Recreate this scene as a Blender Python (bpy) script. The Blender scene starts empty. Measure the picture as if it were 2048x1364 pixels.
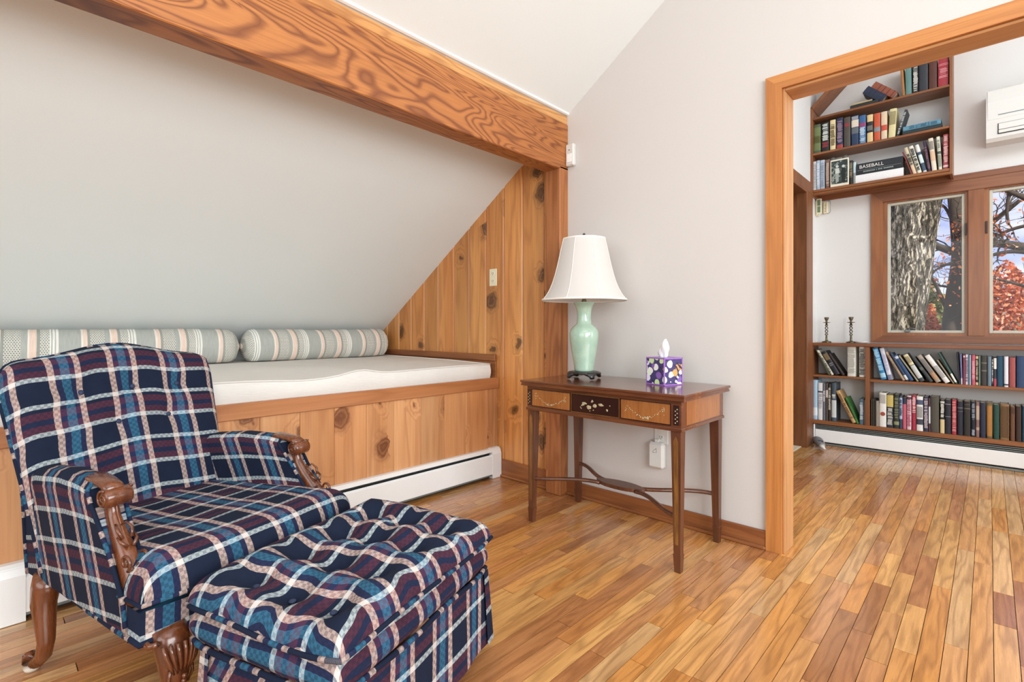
import bpy, bmesh, math, random
from mathutils import Vector, Matrix, noise
random.seed(7)
PI = math.pi
C = bpy.context.scene.collection
sc = bpy.context.scene

# ------------------------------------------------------------------ camera (eye at x=y=0, 1 m above the floor)
FPX, YAW, HY, EYE = 1010.0, math.radians(43.4), 655.0, 1.0
cd = bpy.data.cameras.new('camera'); cam = bpy.data.objects.new('camera', cd); C.objects.link(cam)
cam.location = (0, 0, EYE); cam.rotation_euler = (PI/2, 0, YAW)
cd.sensor_width = 36; cd.sensor_fit = 'HORIZONTAL'; cd.lens = 36*FPX/2048
cd.shift_y = (HY-682)/2048; cd.clip_start = .05; cd.clip_end = 400
sc.camera = cam

# ------------------------------------------------------------------ exposure
vs = sc.view_settings
sc.display_settings.display_device = 'sRGB'
vs.view_transform = 'Standard'; vs.look = 'None'; vs.exposure = 0.32; vs.gamma = 1.0
try: vs.use_curve_mapping = False
except Exception: pass
sc.cycles.max_bounces = 8; sc.cycles.diffuse_bounces = 5

# ------------------------------------------------------------------ node helper
def lin(c):
    if isinstance(c, str):
        c = c.lstrip('#'); c = [int(c[i:i+2], 16)/255 for i in (0, 2, 4)]
    return tuple((x/12.92 if x <= .04045 else ((x+.055)/1.055)**2.4) for x in c) + (1.0,)
class NT:
    def __init__(s, m, clear=True):
        m.use_nodes = True; s.t = m.node_tree
        if clear: s.t.nodes.clear()
    def n(s, typ, ins=None, **kw):
        nd = s.t.nodes.new(typ)
        for k, v in kw.items(): setattr(nd, k, v)
        for k, v in (ins or {}).items():
            sk = nd.inputs[k]
            if isinstance(v, bpy.types.NodeSocket): s.t.links.new(v, sk)
            elif v is not None: sk.default_value = v
        return nd
    def math(s, op, a, b=None, c=None, clamp=False):
        nd = s.n('ShaderNodeMath', operation=op, use_clamp=clamp)
        for i, v in enumerate((a, b, c)):
            if v is None: continue
            if isinstance(v, bpy.types.NodeSocket): s.t.links.new(v, nd.inputs[i])
            else: nd.inputs[i].default_value = v
        return nd.outputs[0]
    def vmath(s, op, a, b=None):
        nd = s.n('ShaderNodeVectorMath', operation=op)
        for i, v in enumerate((a, b)):
            if v is None: continue
            if isinstance(v, bpy.types.NodeSocket): s.t.links.new(v, nd.inputs[i])
            else: nd.inputs[i].default_value = v
        return nd.outputs[0]
    def mix(s, f, a, b, mode='MIX'):
        nd = s.n('ShaderNodeMix', data_type='RGBA', blend_type=mode)
        for i, v in ((0, f), (6, a), (7, b)):
            if isinstance(v, bpy.types.NodeSocket): s.t.links.new(v, nd.inputs[i])
            else: nd.inputs[i].default_value = lin(v) if (i > 0 and isinstance(v, str)) else v
        return nd.outputs[2]
    def ramp(s, f, stops, interp='LINEAR'):
        nd = s.n('ShaderNodeValToRGB'); cr = nd.color_ramp; cr.interpolation = interp
        while len(cr.elements) < len(stops): cr.elements.new(.5)
        for e, (p, c) in zip(cr.elements, stops):
            e.position = p; e.color = lin(c) if isinstance(c, str) else ((c, c, c, 1) if isinstance(c, (int, float)) else c)
        s.t.links.new(f, nd.inputs[0]); return nd.outputs[0]
    def out(s, bsdf): s.n('ShaderNodeOutputMaterial', {'Surface': bsdf})
def bsdf(t, col, rough=.5, metal=0, bump=None, bstr=.2, bdist=.002, coat=0, spec=.5, **kw):
    ins = {'Base Color': col if not isinstance(col, str) else lin(col), 'Roughness': rough, 'Metallic': metal,
           'Specular IOR Level': spec, 'Coat Weight': coat}
    ins.update(kw)
    if bump is not None:
        ins['Normal'] = t.n('ShaderNodeBump', {'Strength': bstr, 'Distance': bdist, 'Height': bump}).outputs[0]
    return t.n('ShaderNodeBsdfPrincipled', ins).outputs[0]
_mc = {}
def plain(name, col, rough=.5, metal=0, coat=0, spec=.5, var=.06, nscale=60, bstr=.05, **kw):
    """plain painted / moulded surface with a slight mottling"""
    key = (name, col, rough)
    if key in _mc: return _mc[key]
    m = bpy.data.materials.new(name); t = NT(m)
    g = t.n('ShaderNodeNewGeometry')
    nz = t.n('ShaderNodeTexNoise', {'Vector': g.outputs['Position'], 'Scale': nscale, 'Detail': 3.0})
    v = t.math('MULTIPLY_ADD', nz.outputs[0], 2*var, 1-var)
    c = t.n('ShaderNodeHueSaturation', {'Color': lin(col), 'Value': v}).outputs[0]
    t.out(bsdf(t, c, rough, metal, nz.outputs[0], bstr, .001, coat, spec, **kw)); _mc[key] = m
    return m
def wood(name, light, dark, line, axis='Z', ring=7, rscale=1.0, knots=0.0, knotcol='#4a2412', rough=.4, tone=.16,
         tones=None, fine=.25, line_amt=.55, coat=0.0, bump=.1, island=False, warp=.0, kscale=(4.2, 1.5)):
    m = bpy.data.materials.new(name); t = NT(m)
    g = t.n('ShaderNodeNewGeometry'); pos = g.outputs['Position']
    rnd = t.n('ShaderNodeObjectInfo').outputs['Random']
    if island: rnd = t.math('FRACT', t.math('ADD', rnd, g.outputs['Random Per Island']))
    off = t.n('ShaderNodeCombineXYZ', {0: t.math('MULTIPLY', rnd, 31.0), 1: t.math('MULTIPLY', rnd, 17.3), 2: t.math('MULTIPLY', rnd, 23.1)}).outputs[0]
    a, b = .9*rscale, 9.0*rscale
    S = {'X': (a, b, b), 'Y': (b, a, b), 'Z': (b, b, a)}[axis]
    p1 = t.vmath('ADD', t.vmath('MULTIPLY', pos, S), off)
    n1 = t.n('ShaderNodeTexNoise', {'Vector': p1, 'Scale': 1.0, 'Detail': 2.5, 'Roughness': .5, 'Distortion': warp}).outputs[0]
    val = t.math('MULTIPLY', n1, float(ring))
    kn = None
    if knots > 0:
        ks = kscale
        KS = {'X': (ks[1], ks[0], ks[0]), 'Y': (ks[0], ks[1], ks[0]), 'Z': (ks[0], ks[0], ks[1])}[axis]
        sp3 = t.n('ShaderNodeSeparateXYZ', {0: pos}).outputs
        ia = 'XYZ'.index(axis); oth = [k for k in range(3) if k != ia]
        kA = t.math('MULTIPLY', t.math('ADD', sp3[oth[0]], sp3[oth[1]]), ks[0]); kB = t.math('MULTIPLY', sp3[ia], ks[1])
        kp = t.vmath('ADD', t.n('ShaderNodeCombineXYZ', {0: kA, 1: kB}).outputs[0], off)
        wob = t.n('ShaderNodeTexNoise', {'Vector': kp, 'Scale': 3.0, 'Detail': 2.0}).outputs[1]
        kp2 = t.vmath('ADD', kp, t.vmath('MULTIPLY', wob, (.42, .42, .42)))
        vo = t.n('ShaderNodeTexVoronoi', {'Vector': kp2, 'Scale': 1.0}, voronoi_dimensions='2D')
        pick = t.math('GREATER_THAN', t.n('ShaderNodeSeparateColor', {0: vo.outputs['Color']}).outputs[0], 1-knots)
        d = vo.outputs['Distance']
        near = t.math('MULTIPLY', t.math('SUBTRACT', 1.0, t.math('MULTIPLY', d, 2.4), clamp=True), pick)
        val = t.math('ADD', val, t.math('MULTIPLY', near, 3.0))
        kd = t.math('DIVIDE', d, t.math('MULTIPLY_ADD', t.n('ShaderNodeSeparateColor', {0: vo.outputs['Color']}).outputs[1], 1.0, .25))
        kn = t.math('MULTIPLY', t.ramp(kd, [(0.0, .9), (.09, 1.0), (.14, .7), (.18, 1.0), (.23, .45), (.42, 0.0)]), pick)
    rg = t.math('PINGPONG', val, .5)
    lines = t.ramp(rg, [(0.0, 1.0), (.10, .75), (.28, .12), (.5, 0.0)])
    F = tuple(12*x/rscale if x > 2 else 3.0*x for x in S)
    fz = t.n('ShaderNodeTexNoise', {'Vector': t.vmath('ADD', t.vmath('MULTIPLY', pos, F), off), 'Scale': 1.0, 'Detail': 4.0, 'Roughness': .65}).outputs[0]
    body = t.n('ShaderNodeTexNoise', {'Vector': t.vmath('ADD', t.vmath('MULTIPLY', p1, (.6, .6, .6)), (5, 5, 5)), 'Scale': 1.0, 'Detail': 2.0}).outputs[0]
    col = t.mix(t.ramp(body, [(.3, 0.0), (.7, 1.0)]), light, dark)
    if tones:
        r2 = t.math('FRACT', t.math('MULTIPLY', rnd, 7.77))
        col = t.mix(.62, col, t.ramp(r2, [(i/len(tones), c) for i, c in enumerate(tones)], 'CONSTANT'))
    col = t.mix(t.math('MULTIPLY', lines, line_amt), col, line)
    col = t.mix(t.math('MULTIPLY', t.ramp(fz, [(.35, 1.0), (.6, 0.0)]), fine), col, line)
    if kn is not None: col = t.mix(t.math('MULTIPLY', kn, .85), col, knotcol)
    v = t.math('MULTIPLY_ADD', rnd, 2*tone, 1-tone)
    col = t.n('ShaderNodeHueSaturation', {'Color': col, 'Value': v}).outputs[0]
    rr = t.math('MULTIPLY_ADD', fz, .18, rough-.09)
    t.out(bsdf(t, col, rr, 0, fz, bump, .002, coat, **{'Coat Roughness': .12}))
    return m

# ------------------------------------------------------------------ sky outside the windows
w = bpy.data.worlds.new('sky'); sc.world = w; w.use_nodes = True
t = NT(w)
tc = t.n('ShaderNodeTexCoord').outputs['Generated']
up = t.n('ShaderNodeSeparateXYZ', {0: tc}).outputs[2]
skyc = t.ramp(up, [(0.0, '#c9d3ee'), (.12, '#aebbe8'), (.5, '#8ea2e4'), (1.0, '#6f8ad8')])
cn = t.n('ShaderNodeTexNoise', {'Vector': t.vmath('MULTIPLY', tc, (3.2, 3.2, 9.0)), 'Scale': 1.5, 'Detail': 6.0, 'Roughness': .55}).outputs[0]
skyc = t.mix(t.ramp(cn, [(.48, 0.0), (.66, .9)]), skyc, '#f4f6ff')
bgd = t.n('ShaderNodeBackground', {'Color': skyc, 'Strength': 1.0}).outputs[0]
t.n('ShaderNodeOutputWorld', {'Surface': bgd})

# ------------------------------------------------------------------ light: sun on the trees, daylight through the windows behind the viewer, added fill overhead and in the library
sd = bpy.data.lights.new('sun', 'SUN'); so = bpy.data.objects.new('sun', sd); C.objects.link(so)
sd.energy = 5.0; sd.angle = math.radians(.6); sd.color = (1, .95, .86)
so.rotation_euler = Vector((-.62, .52, -.58)).to_track_quat('-Z', 'Y').to_euler()
def area(name, loc, target, sx, sy, power, col=(1, 1, 1)):
    l = bpy.data.lights.new(name, 'AREA'); o = bpy.data.objects.new(name, l); C.objects.link(o)
    l.shape = 'RECTANGLE'; l.size = sx; l.size_y = sy; l.energy = power; l.color = col
    o.location = loc; o.rotation_euler = (Vector(target)-Vector(loc)).to_track_quat('-Z', 'Y').to_euler()
    return o
area('daylight_rear_windows', (-.2, -2.75, 1.75), (-.8, 2, 1.1), 3.6, 1.9, 52, (.90, .96, .995))
area('daylight_east_windows', (2.4, .2, 1.6), (-3, .9, .1), 3.2, 1.9, 165, (.90, .96, .995))
area('overhead_fill', (.3, -.4, 3.55), (-1.2, .8, 0), 2.4, 2.4, 30, (.90, .96, .995))  # added ceiling fill to even out the room; the roof has no opening
area('library_side_fill', (2.4, 3.8, 1.7), (-1, 4.1, 1.3), 2.2, 2.0, 40, (.90, .96, .995))  # added side fill for the library; no windows in this wall
area('library_low_fill', (1.6, 2.72, 1.25), (-.4, 5.1, .7), 1.2, 1.6, 15, (.90, .96, .995))  # low frontal fill, added to brighten the wall behind the lower shelves
area('library_high_fill', (.8, 2.85, 3.1), (-.6, 5.1, 0.7), 1.6, .9, 33, (.90, .96, .995))  # fill added near the ceiling to lighten the bookcase wall

# ------------------------------------------------------------------ materials
def plaid(name='plaid_wool', period=.168, uo=0.0, vo=0.0):
    m = bpy.data.materials.new(name); t = NT(m)
    uv = t.n('ShaderNodeUVMap', uv_map='cloth').outputs[0]
    uv = t.vmath('ADD', uv, (uo, vo, 0))
    wn = t.n('ShaderNodeTexNoise', {'Vector': uv, 'Scale': 9.0, 'Detail': 1.0}).outputs[1]
    uvw = t.vmath('ADD', uv, t.vmath('MULTIPLY', t.vmath('SUBTRACT', wn, (.5, .5, .5)), (.006, .006, 0)))
    s = t.n('ShaderNodeSeparateXYZ', {0: uvw})
    U = t.math('FRACT', t.math('MULTIPLY_ADD', s.outputs[0], 1/period, 50.0))
    V = t.math('FRACT', t.math('MULTIPLY_ADD', s.outputs[1], 1/period, 50.0))
    nav, cream, blue, pur, white, bur = '#131c30', '#c6aca0', '#2f6a88', '#23284a', '#b4bebf', '#552734'
    warp = t.ramp(U, [(0, cream), (.105, pur), (.20, blue), (.35, pur), (.43, cream), (.535, nav)], 'CONSTANT')
    weft = t.ramp(V, [(0, white), (.08, nav), (.50, white), (.58, bur), (.70, '#1c2442'), (.80, bur), (.93, nav)], 'CONSTANT')
    ck = t.n('ShaderNodeTexChecker', {'Vector': uvw, 'Scale': 115.0}).outputs[1]
    fine = t.n('ShaderNodeTexNoise', {'Vector': uv, 'Scale': 420.0, 'Detail': 3.0}).outputs[0]
    soft = t.n('ShaderNodeTexNoise', {'Vector': uv, 'Scale': 26.0, 'Detail': 3.0}).outputs[0]
    f = t.math('ADD', t.math('MULTIPLY_ADD', ck, .26, .37), t.math('MULTIPLY_ADD', fine, .3, -.15), clamp=True)
    col = t.mix(f, warp, weft)
    col = t.n('ShaderNodeHueSaturation', {'Color': col, 'Value': t.math('MULTIPLY_ADD', soft, .5, .85), 'Saturation': .97}).outputs[0]
    h = t.math('ADD', t.math('MULTIPLY', fine, .6), t.math('MULTIPLY', ck, .25))
    t.out(bsdf(t, col, .92, 0, h, .25, .0015, 0, .2, **{'Sheen Weight': 0.0}))
    return m
PLAID = plaid()
def stripes():
    m = bpy.data.materials.new('striped_ticking'); t = NT(m)
    uv = t.n('ShaderNodeUVMap', uv_map='cloth').outputs[0]
    s = t.n('ShaderNodeSeparateXYZ', {0: uv})
    U = t.math('FRACT', t.math('MULTIPLY_ADD', s.outputs[0], 1/.34, 20.0))
    grey, pink, cream, dg = '#b3b6b0', '#eed6c6', '#f2eadf', '#a0a39c'
    base = t.ramp(U, [(0, grey), (.16, cream), (.185, pink), (.235, dg), (.27, '#d8d6cc'), (.46, grey), (.53, cream), (.55, pink), (.63, dg), (.67, '#dcdad0'), (.78, '#f0eee6'),
                      (.80, grey), (.815, '#f0eee6'), (.84, grey), (.855, '#f0eee6'), (.885, grey)], 'CONSTANT')
    msk = t.ramp(U, [(0, 0.0), (.27, 1.0), (.46, 0.0), (.67, 1.0), (.78, 0.0)], 'CONSTANT')
    br = t.n('ShaderNodeTexBrick', {'Vector': uv, 'Color1': (0, 0, 0, 1), 'Color2': (0, 0, 0, 1), 'Mortar': (1, 1, 1, 1), 'Scale': 1.0,
             'Mortar Size': .0024, 'Brick Width': .0105, 'Row Height': .0095, 'Mortar Smooth': .1}, offset=.5).outputs[0]
    dots = t.math('MULTIPLY', msk, t.math('SUBTRACT', 1.0, br))
    col = t.mix(t.math('MULTIPLY', dots, .8), base, '#5b5e60')
    slub = t.n('ShaderNodeTexNoise', {'Vector': t.vmath('MULTIPLY', uv, (220, 14, 1)), 'Scale': 1.0, 'Detail': 3.0}).outputs[0]
    col = t.n('ShaderNodeHueSaturation', {'Color': col, 'Value': t.math('MULTIPLY_ADD', slub, .5, .74)}).outputs[0]
    t.out(bsdf(t, col, .9, 0, slub, .25, .002, 0, .2)); return m
def linen(name, col, sc_=260, var=.07, bs=.2):
    m = bpy.data.materials.new(name); t = NT(m)
    g = t.n('ShaderNodeNewGeometry').outputs['Position']
    a = t.n('ShaderNodeTexNoise', {'Vector': t.vmath('MULTIPLY', g, (1, .12, 1)), 'Scale': float(sc_), 'Detail': 3.0}).outputs[0]
    b = t.n('ShaderNodeTexNoise', {'Vector': g, 'Scale': 5.0, 'Detail': 3.0}).outputs[0]
    c = t.n('ShaderNodeHueSaturation', {'Color': lin(col), 'Value': t.math('ADD', t.math('MULTIPLY_ADD', a, 2*var, 1-var), t.math('MULTIPLY_ADD', b, .06, -.03))}).outputs[0]
    t.out(bsdf(t, c, .92, 0, t.math('ADD', a, t.math('MULTIPLY', b, 3.0)), bs, .002, 0, .15)); return m
def wallpaint(name, col, tex=.05):
    m = bpy.data.materials.new(name); t = NT(m)
    g = t.n('ShaderNodeNewGeometry').outputs['Position']
    a = t.n('ShaderNodeTexNoise', {'Vector': g, 'Scale': 190.0, 'Detail': 2.0}).outputs[0]
    b = t.n('ShaderNodeTexNoise', {'Vector': g, 'Scale': 1.6, 'Detail': 4.0}).outputs[0]
    c = t.n('ShaderNodeHueSaturation', {'Color': lin(col), 'Value': t.math('ADD', t.math('MULTIPLY_ADD', a, .03, .985), t.math('MULTIPLY_ADD', b, .04, -.02))}).outputs[0]
    t.out(bsdf(t, c, .85, 0, a, tex, .002, 0, .2)); return m
W_MAIN = wallpaint('warm_white_paint', '#cfcac6')
W_SLOPE = wallpaint('cool_white_paint', '#e4e8e6')
W_FAR = wallpaint('far_white_paint', '#dedddb')
FLOORW = wood('oak_strip_flooring', '#cf955a', '#b5763e', '#6b3a1a', 'Y', ring=9, rscale=1.3, rough=.27, tone=.12,
    tones=['#dc9e55', '#e2b06c', '#d18f49', '#e6bd86', '#c3834c', '#d49a56', '#c68c5c', '#a06a44', '#dca468', '#cf8d46', '#c99266', '#dfaa68', '#a96f48', '#d29550', '#935f3f'],
    fine=.24, line_amt=.42, coat=.4, bump=.05, island=True)
PINE = wood('knotty_pine', '#dfa05c', '#c98243', '#94552a', 'Z', ring=6, rscale=.9, knots=.34, knotcol='#2c1208', rough=.42, tone=.14, fine=.22, line_amt=.4, coat=.15, kscale=(5.5, 4.6))
PINE_LIGHT = wood('light_knotty_pine', '#dba574', '#c68753', '#9c5c30', 'Z', ring=5, rscale=.85, knots=.26, knotcol='#5a260f', rough=.42, tone=.13, fine=.2, line_amt=.36, coat=.15, kscale=(5.5, 4.6))
FIR_Y = wood('fir_beam', '#c98549', '#b57038', '#6a3216', 'Y', ring=24, rscale=.55, knots=.2, knotcol='#5a2a12', rough=.45, tone=.04, fine=.25, line_amt=.8, warp=1.1, kscale=(2.0, .9))
FIR_PALE = wood('pale_fir_strip', '#d9a468', '#c78d52', '#8a4c22', 'Y', ring=9, rscale=1.2, rough=.5, tone=.05, fine=.3, line_amt=.5, warp=.3)
FIR_Z = wood('fir_post', '#bd7a48', '#a86a3a', '#70361a', 'Z', ring=8, rscale=.9, knots=.12, rough=.5, tone=.05, fine=.25, line_amt=.45)
RAIL_Y = wood('cherry_rail', '#c98b5e', '#b57443', '#8a4f2b', 'Y', ring=5, rscale=.8, rough=.4, tone=.06, fine=.25, line_amt=.35)
TRIM_X = wood('stained_trim', '#ae7142', '#945a32', '#5e2f17', 'X', ring=6, rscale=.9, rough=.42, tone=.06, fine=.3, line_amt=.4)
CASE_Z = wood('orange_fir_casing', '#cf8c4c', '#c07c40', '#93511f', 'Z', ring=5, rscale=1.0, rough=.38, tone=.04, fine=.3, line_amt=.3)
CASE_X = wood('orange_fir_head', '#cf8c4c', '#c07c40', '#93511f', 'X', ring=5, rscale=1.0, rough=.38, tone=.04, fine=.3, line_amt=.3)
JAMB = wood('worn_fir_jamb', '#cf9a66', '#ba8350', '#8a5a34', 'Z', ring=5, rscale=1.0, rough=.5, tone=.04, fine=.4, line_amt=.35)
JAMB_X = wood('worn_fir_head', '#cf9a66', '#ba8350', '#8a5a34', 'X', ring=5, rscale=1.0, rough=.5, tone=.04, fine=.4, line_amt=.35)
WIN_X = wood('redwood_casing_level', '#95603f', '#7f4c30', '#5a2c1a', 'X', ring=5, rscale=1.0, rough=.36, tone=.06, fine=.3, line_amt=.3, coat=.2)
WIN_Z = wood('redwood_casing_upright', '#a36a40', '#8c5532', '#5f301b', 'Z', ring=5, rscale=1.0, rough=.36, tone=.06, fine=.3, line_amt=.3, coat=.2)
SHELF_X = wood('brown_shelf_board', '#9a6238', '#82502c', '#58301a', 'X', ring=5, rscale=1.1, rough=.42, tone=.07, fine=.3, line_amt=.35)
SHELF_Z = wood('brown_shelf_side', '#98603a', '#82502e', '#58301a', 'Z', ring=5, rscale=1.1, rough=.42, tone=.05, fine=.3, line_amt=.35)
BROWN_Z = wood('brown_door_jamb', '#95603a', '#7e4c2a', '#54301a', 'Z', ring=6, rscale=.9, knots=.15, rough=.45, tone=.05, fine=.4, line_amt=.4)
MAHOG = wood('mahogany', '#7f4b2b', '#643622', '#3f2013', 'X', ring=6, rscale=1.6, rough=.22, tone=.05, fine=.35, line_amt=.4, coat=.5)
MAHOG_Z = wood('mahogany_leg', '#6f4129', '#55301f', '#2f190f', 'Z', ring=5, rscale=2.0, rough=.35, tone=.05, fine=.35, line_amt=.4, coat=.3)
SATIN = wood('satinwood_veneer', '#a96d38', '#92592c', '#7a431c', 'Z', ring=6, rscale=3.0, rough=.3, tone=.03, fine=.35, line_amt=.25, coat=.4)
INLAY_DARK = plain('ebonised_inlay', '#2e120c', .3, coat=.4)
INLAY_STRIP = wood('golden_inlay_strip', '#9a6a34', '#7d5226', '#3d2412', 'Z', ring=5, rscale=4.0, rough=.35, tone=.03, fine=.4, line_amt=.4)
IVORY = plain('ivory_inlay', '#b3a684', .4, var=.2, nscale=300)
CARVED = wood('carved_walnut', '#7f4626', '#5e3018', '#2f150b', 'Z', ring=4, rscale=2.0, rough=.26, tone=.04, fine=.3, line_amt=.35, coat=.5)
WHITE_METAL = plain('white_enamel', '#f1f1ef', .4, nscale=20, var=.02)
WHITE_PLASTIC = plain('white_plastic', '#d9d7d2', .45, var=.02)
CREAM_PLASTIC = plain('cream_plastic', '#e9e2c6', .45, var=.03)
DARK_GAP = plain('dark_slot', '#202224', .7)
GREY_FIN = plain('grey_metal_fins', '#7f8583', .45, metal=.4)
ALU = plain('pale_sash_paint', '#c3c1b2', .45, var=.06, nscale=25)
BRASS = plain('aged_brass', '#6f6650', .35, metal=.85, var=.2, nscale=90)
BLACK_WOOD = plain('black_lacquered_wood', '#1d1a19', .35, coat=.3)
SUBFLOOR = plain('subfloor', '#2e1c10', .9)
PAGES = plain('book_pages', '#d8cfb8', .9, var=.12, nscale=400)
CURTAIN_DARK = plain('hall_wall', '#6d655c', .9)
GLASS = bpy.data.materials.new('window_glass'); t = NT(GLASS)
t.out(t.n('ShaderNodeMixShader', {0: .012, 1: t.n('ShaderNodeBsdfTransparent').outputs[0], 2: t.n('ShaderNodeBsdfGlossy', {'Roughness': .02}).outputs[0]}).outputs[0])

# ------------------------------------------------------------------ geometry helpers
def tag(o, label=None, cat=None, group=None, kind=None):
    if label: o['label'] = label
    if cat: o['category'] = cat
    if group: o['group'] = group
    if kind: o['kind'] = kind
    return o
def empty(name, loc, rz=0.0):
    o = bpy.data.objects.new(name, None); C.objects.link(o); o.empty_display_size = .05
    o.location = loc; o.rotation_euler = (0, 0, rz); return o
class MB:
    """collects shapes, then links them as ONE mesh object"""
    def __init__(s): s.v = []; s.f = []; s.uv = []; s.sm = []
    def add(s, vs_, fs, uvs=None, smooth=False):
        b = len(s.v); s.v += [tuple(p) for p in vs_]
        for i, f in enumerate(fs):
            s.f.append(tuple(b+k for k in f)); s.sm.append(smooth)
            s.uv.append([uvs[k] for k in f] if uvs else [(s.v[b+k][0], s.v[b+k][2]) for k in f])
        return s
    def box(s, a, b, bev=0.0, T=None):
        x0, x1 = sorted((a[0], b[0])); y0, y1 = sorted((a[1], b[1])); z0, z1 = sorted((a[2], b[2]))
        bev = min(bev, .45*min(x1-x0, y1-y0, z1-z0))
        if bev <= 0:
            v = [(x, y, z) for x in (x0, x1) for y in (y0, y1) for z in (z0, z1)]
            f = [(0, 1, 3, 2), (4, 6, 7, 5), (0, 4, 5, 1), (2, 3, 7, 6), (0, 2, 6, 4), (1, 5, 7, 3)]
        else:
            v = []; idx = {}
            for X in (0, 1):
                for Y in (0, 1):
                    for Z in (0, 1):
                        c = ((x0, x1)[X], (y0, y1)[Y], (z0, z1)[Z]); d = (1-2*X, 1-2*Y, 1-2*Z)
                        for ax in range(3):
                            q = [c[k]+(0 if k == ax else d[k]*bev) for k in range(3)]
                            idx[(X, Y, Z, ax)] = len(v); v.append(tuple(q))
            f = []
            for ax in range(3):
                o1, o2 = [k for k in range(3) if k != ax]
                for sd_ in (0, 1):
                    ring = []
                    for (p, q) in ((0, 0), (1, 0), (1, 1), (0, 1)):
                        k = [0, 0, 0]; k[ax] = sd_; k[o1] = p; k[o2] = q; ring.append(idx[(k[0], k[1], k[2], ax)])
                    f.append(tuple(ring))
                for p in (0, 1):
                    for q in (0, 1):
                        k0 = [0, 0, 0]; k1 = [0, 0, 0]; k0[ax] = 0; k1[ax] = 1; k0[o1] = k1[o1] = p; k0[o2] = k1[o2] = q
                        f.append((idx[tuple(k0)+(o1,)], idx[tuple(k1)+(o1,)], idx[tuple(k1)+(o2,)], idx[tuple(k0)+(o2,)]))
            for X in (0, 1):
                for Y in (0, 1):
                    for Z in (0, 1): f.append(tuple(idx[(X, Y, Z, ax)] for ax in range(3)))
        if T: v = [tuple(T(Vector(p))) for p in v]
        return s.add(v, f)
    def prism(s, poly, axis, a, b):
        """extrude a polygon given in the two other axes"""
        n = len(poly)
        def P(q, h):
            return {'X': (h, q[0], q[1]), 'Y': (q[0], h, q[1]), 'Z': (q[0], q[1], h)}[axis]
        v = [P(q, a) for q in poly]+[P(q, b) for q in poly]
        f = [tuple(range(n)), tuple(range(2*n-1, n-1, -1))]+[(i, i+n, (i+1) % n+n, (i+1) % n) for i in range(n)]
        return s.add(v, f)
    def grid(s, P, nu, nv, closed_u=False, smooth=True, arc=True, u0=0.0, v0=0.0, su=1.0, sv=1.0, ci=None, cj=None):
        """P(i,j)->point; arc-length uv measured from the middle row and column"""
        pts = [[Vector(P(i, j)) for j in range(nv)] for i in range(nu)]
        ci = nu//2 if ci is None else ci; cj = nv//2 if cj is None else cj
        U = [[0]*nv for _ in range(nu)]; V = [[0]*nv for _ in range(nu)]
        for j in range(nv):
            for i in range(ci+1, nu): U[i][j] = U[i-1][j]+(pts[i][j]-pts[i-1][j]).length
            for i in range(ci-1, -1, -1): U[i][j] = U[i+1][j]-(pts[i][j]-pts[i+1][j]).length
        for i in range(nu):
            for j in range(cj+1, nv): V[i][j] = V[i][j-1]+(pts[i][j]-pts[i][j-1]).length
            for j in range(cj-1, -1, -1): V[i][j] = V[i][j+1]-(pts[i][j]-pts[i][j+1]).length
        v = [pts[i][j] for i in range(nu) for j in range(nv)]
        uv = [(su*U[i][j]+u0, sv*V[i][j]+v0) for i in range(nu) for j in range(nv)]
        f = []
        for i in range(nu-1):
            for j in range(nv-1):
                f.append((i*nv+j, (i+1)*nv+j, (i+1)*nv+j+1, i*nv+j+1))
        return s.add(v, f, uv, smooth)
    def lathe(s, prof, c=(0, 0, 0), n=24, smooth=True, mod=None, cap=True, axis='Z'):
        v = []; k = len(prof)
        for (r, z) in prof:
            for a in range(n):
                th = 2*PI*a/n; rr = r*(mod(th, z) if mod else 1)
                q = (rr*math.cos(th), rr*math.sin(th), z)
                if axis == 'Y': q = (q[0], q[2], q[1])
                if axis == 'X': q = (q[2], q[0], q[1])
                v.append((c[0]+q[0], c[1]+q[1], c[2]+q[2]))
        f = [(i*n+a, i*n+(a+1) % n, (i+1)*n+(a+1) % n, (i+1)*n+a) for i in range(k-1) for a in range(n)]
        s.add(v, f, None, smooth)
        if cap:
            for e in (0, k-1):
                if prof[e][0] > 1e-4: s.add([v[e*n+a] for a in range(n)], [tuple(range(n))])
        return s
    def sweep(s, pts, rad, n=10, cap=True, smooth=True, up=(0, 0, 1), sq=False, closed=False):
        """tube along pts; rad = r or (side, normal) per point"""
        P = [Vector(p) for p in pts]; m = len(P); v = []; L = [0]
        up = Vector(up)
        for i in range(1, m): L.append(L[-1]+(P[i]-P[i-1]).length)
        for i in range(m):
            if closed: T = P[(i+1) % m]-P[i-1]
            else: T = P[min(i+1, m-1)]-P[max(i-1, 0)]
            T.normalize(); A = T.cross(up)
            if A.length < 1e-4: A = T.cross(Vector((1, 0, 0)))
            A.normalize(); B = A.cross(T).normalized()
            r = rad[i] if isinstance(rad, (list, tuple)) and isinstance(rad[0], (list, tuple, float, int)) and len(rad) == m and not (m == 2 and isinstance(rad[0], (int, float)) and False) else rad
            ra, rb = (r if isinstance(r, (list, tuple)) else (r, r))
            for a in range(n):
                th = 2*PI*(a+.5)/n; ca, sa = math.cos(th), math.sin(th)
                if sq:
                    k = max(abs(ca), abs(sa)); ca /= k; sa /= k
                v.append(P[i]+A*(ra*ca)+B*(rb*sa))
        f = []; uv = [(L[i], .035+a/n*.03) for i in range(m) for a in range(n)]
        rng = m if closed else m-1
        for i in range(rng):
            for a in range(n):
                j = (i+1) % m
                f.append((i*n+a, j*n+a, j*n+(a+1) % n, i*n+(a+1) % n))
        if cap and not closed: f += [tuple(range(n-1, -1, -1)), tuple((m-1)*n+a for a in range(n))]
        return s.add(v, f, uv, smooth)
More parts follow.
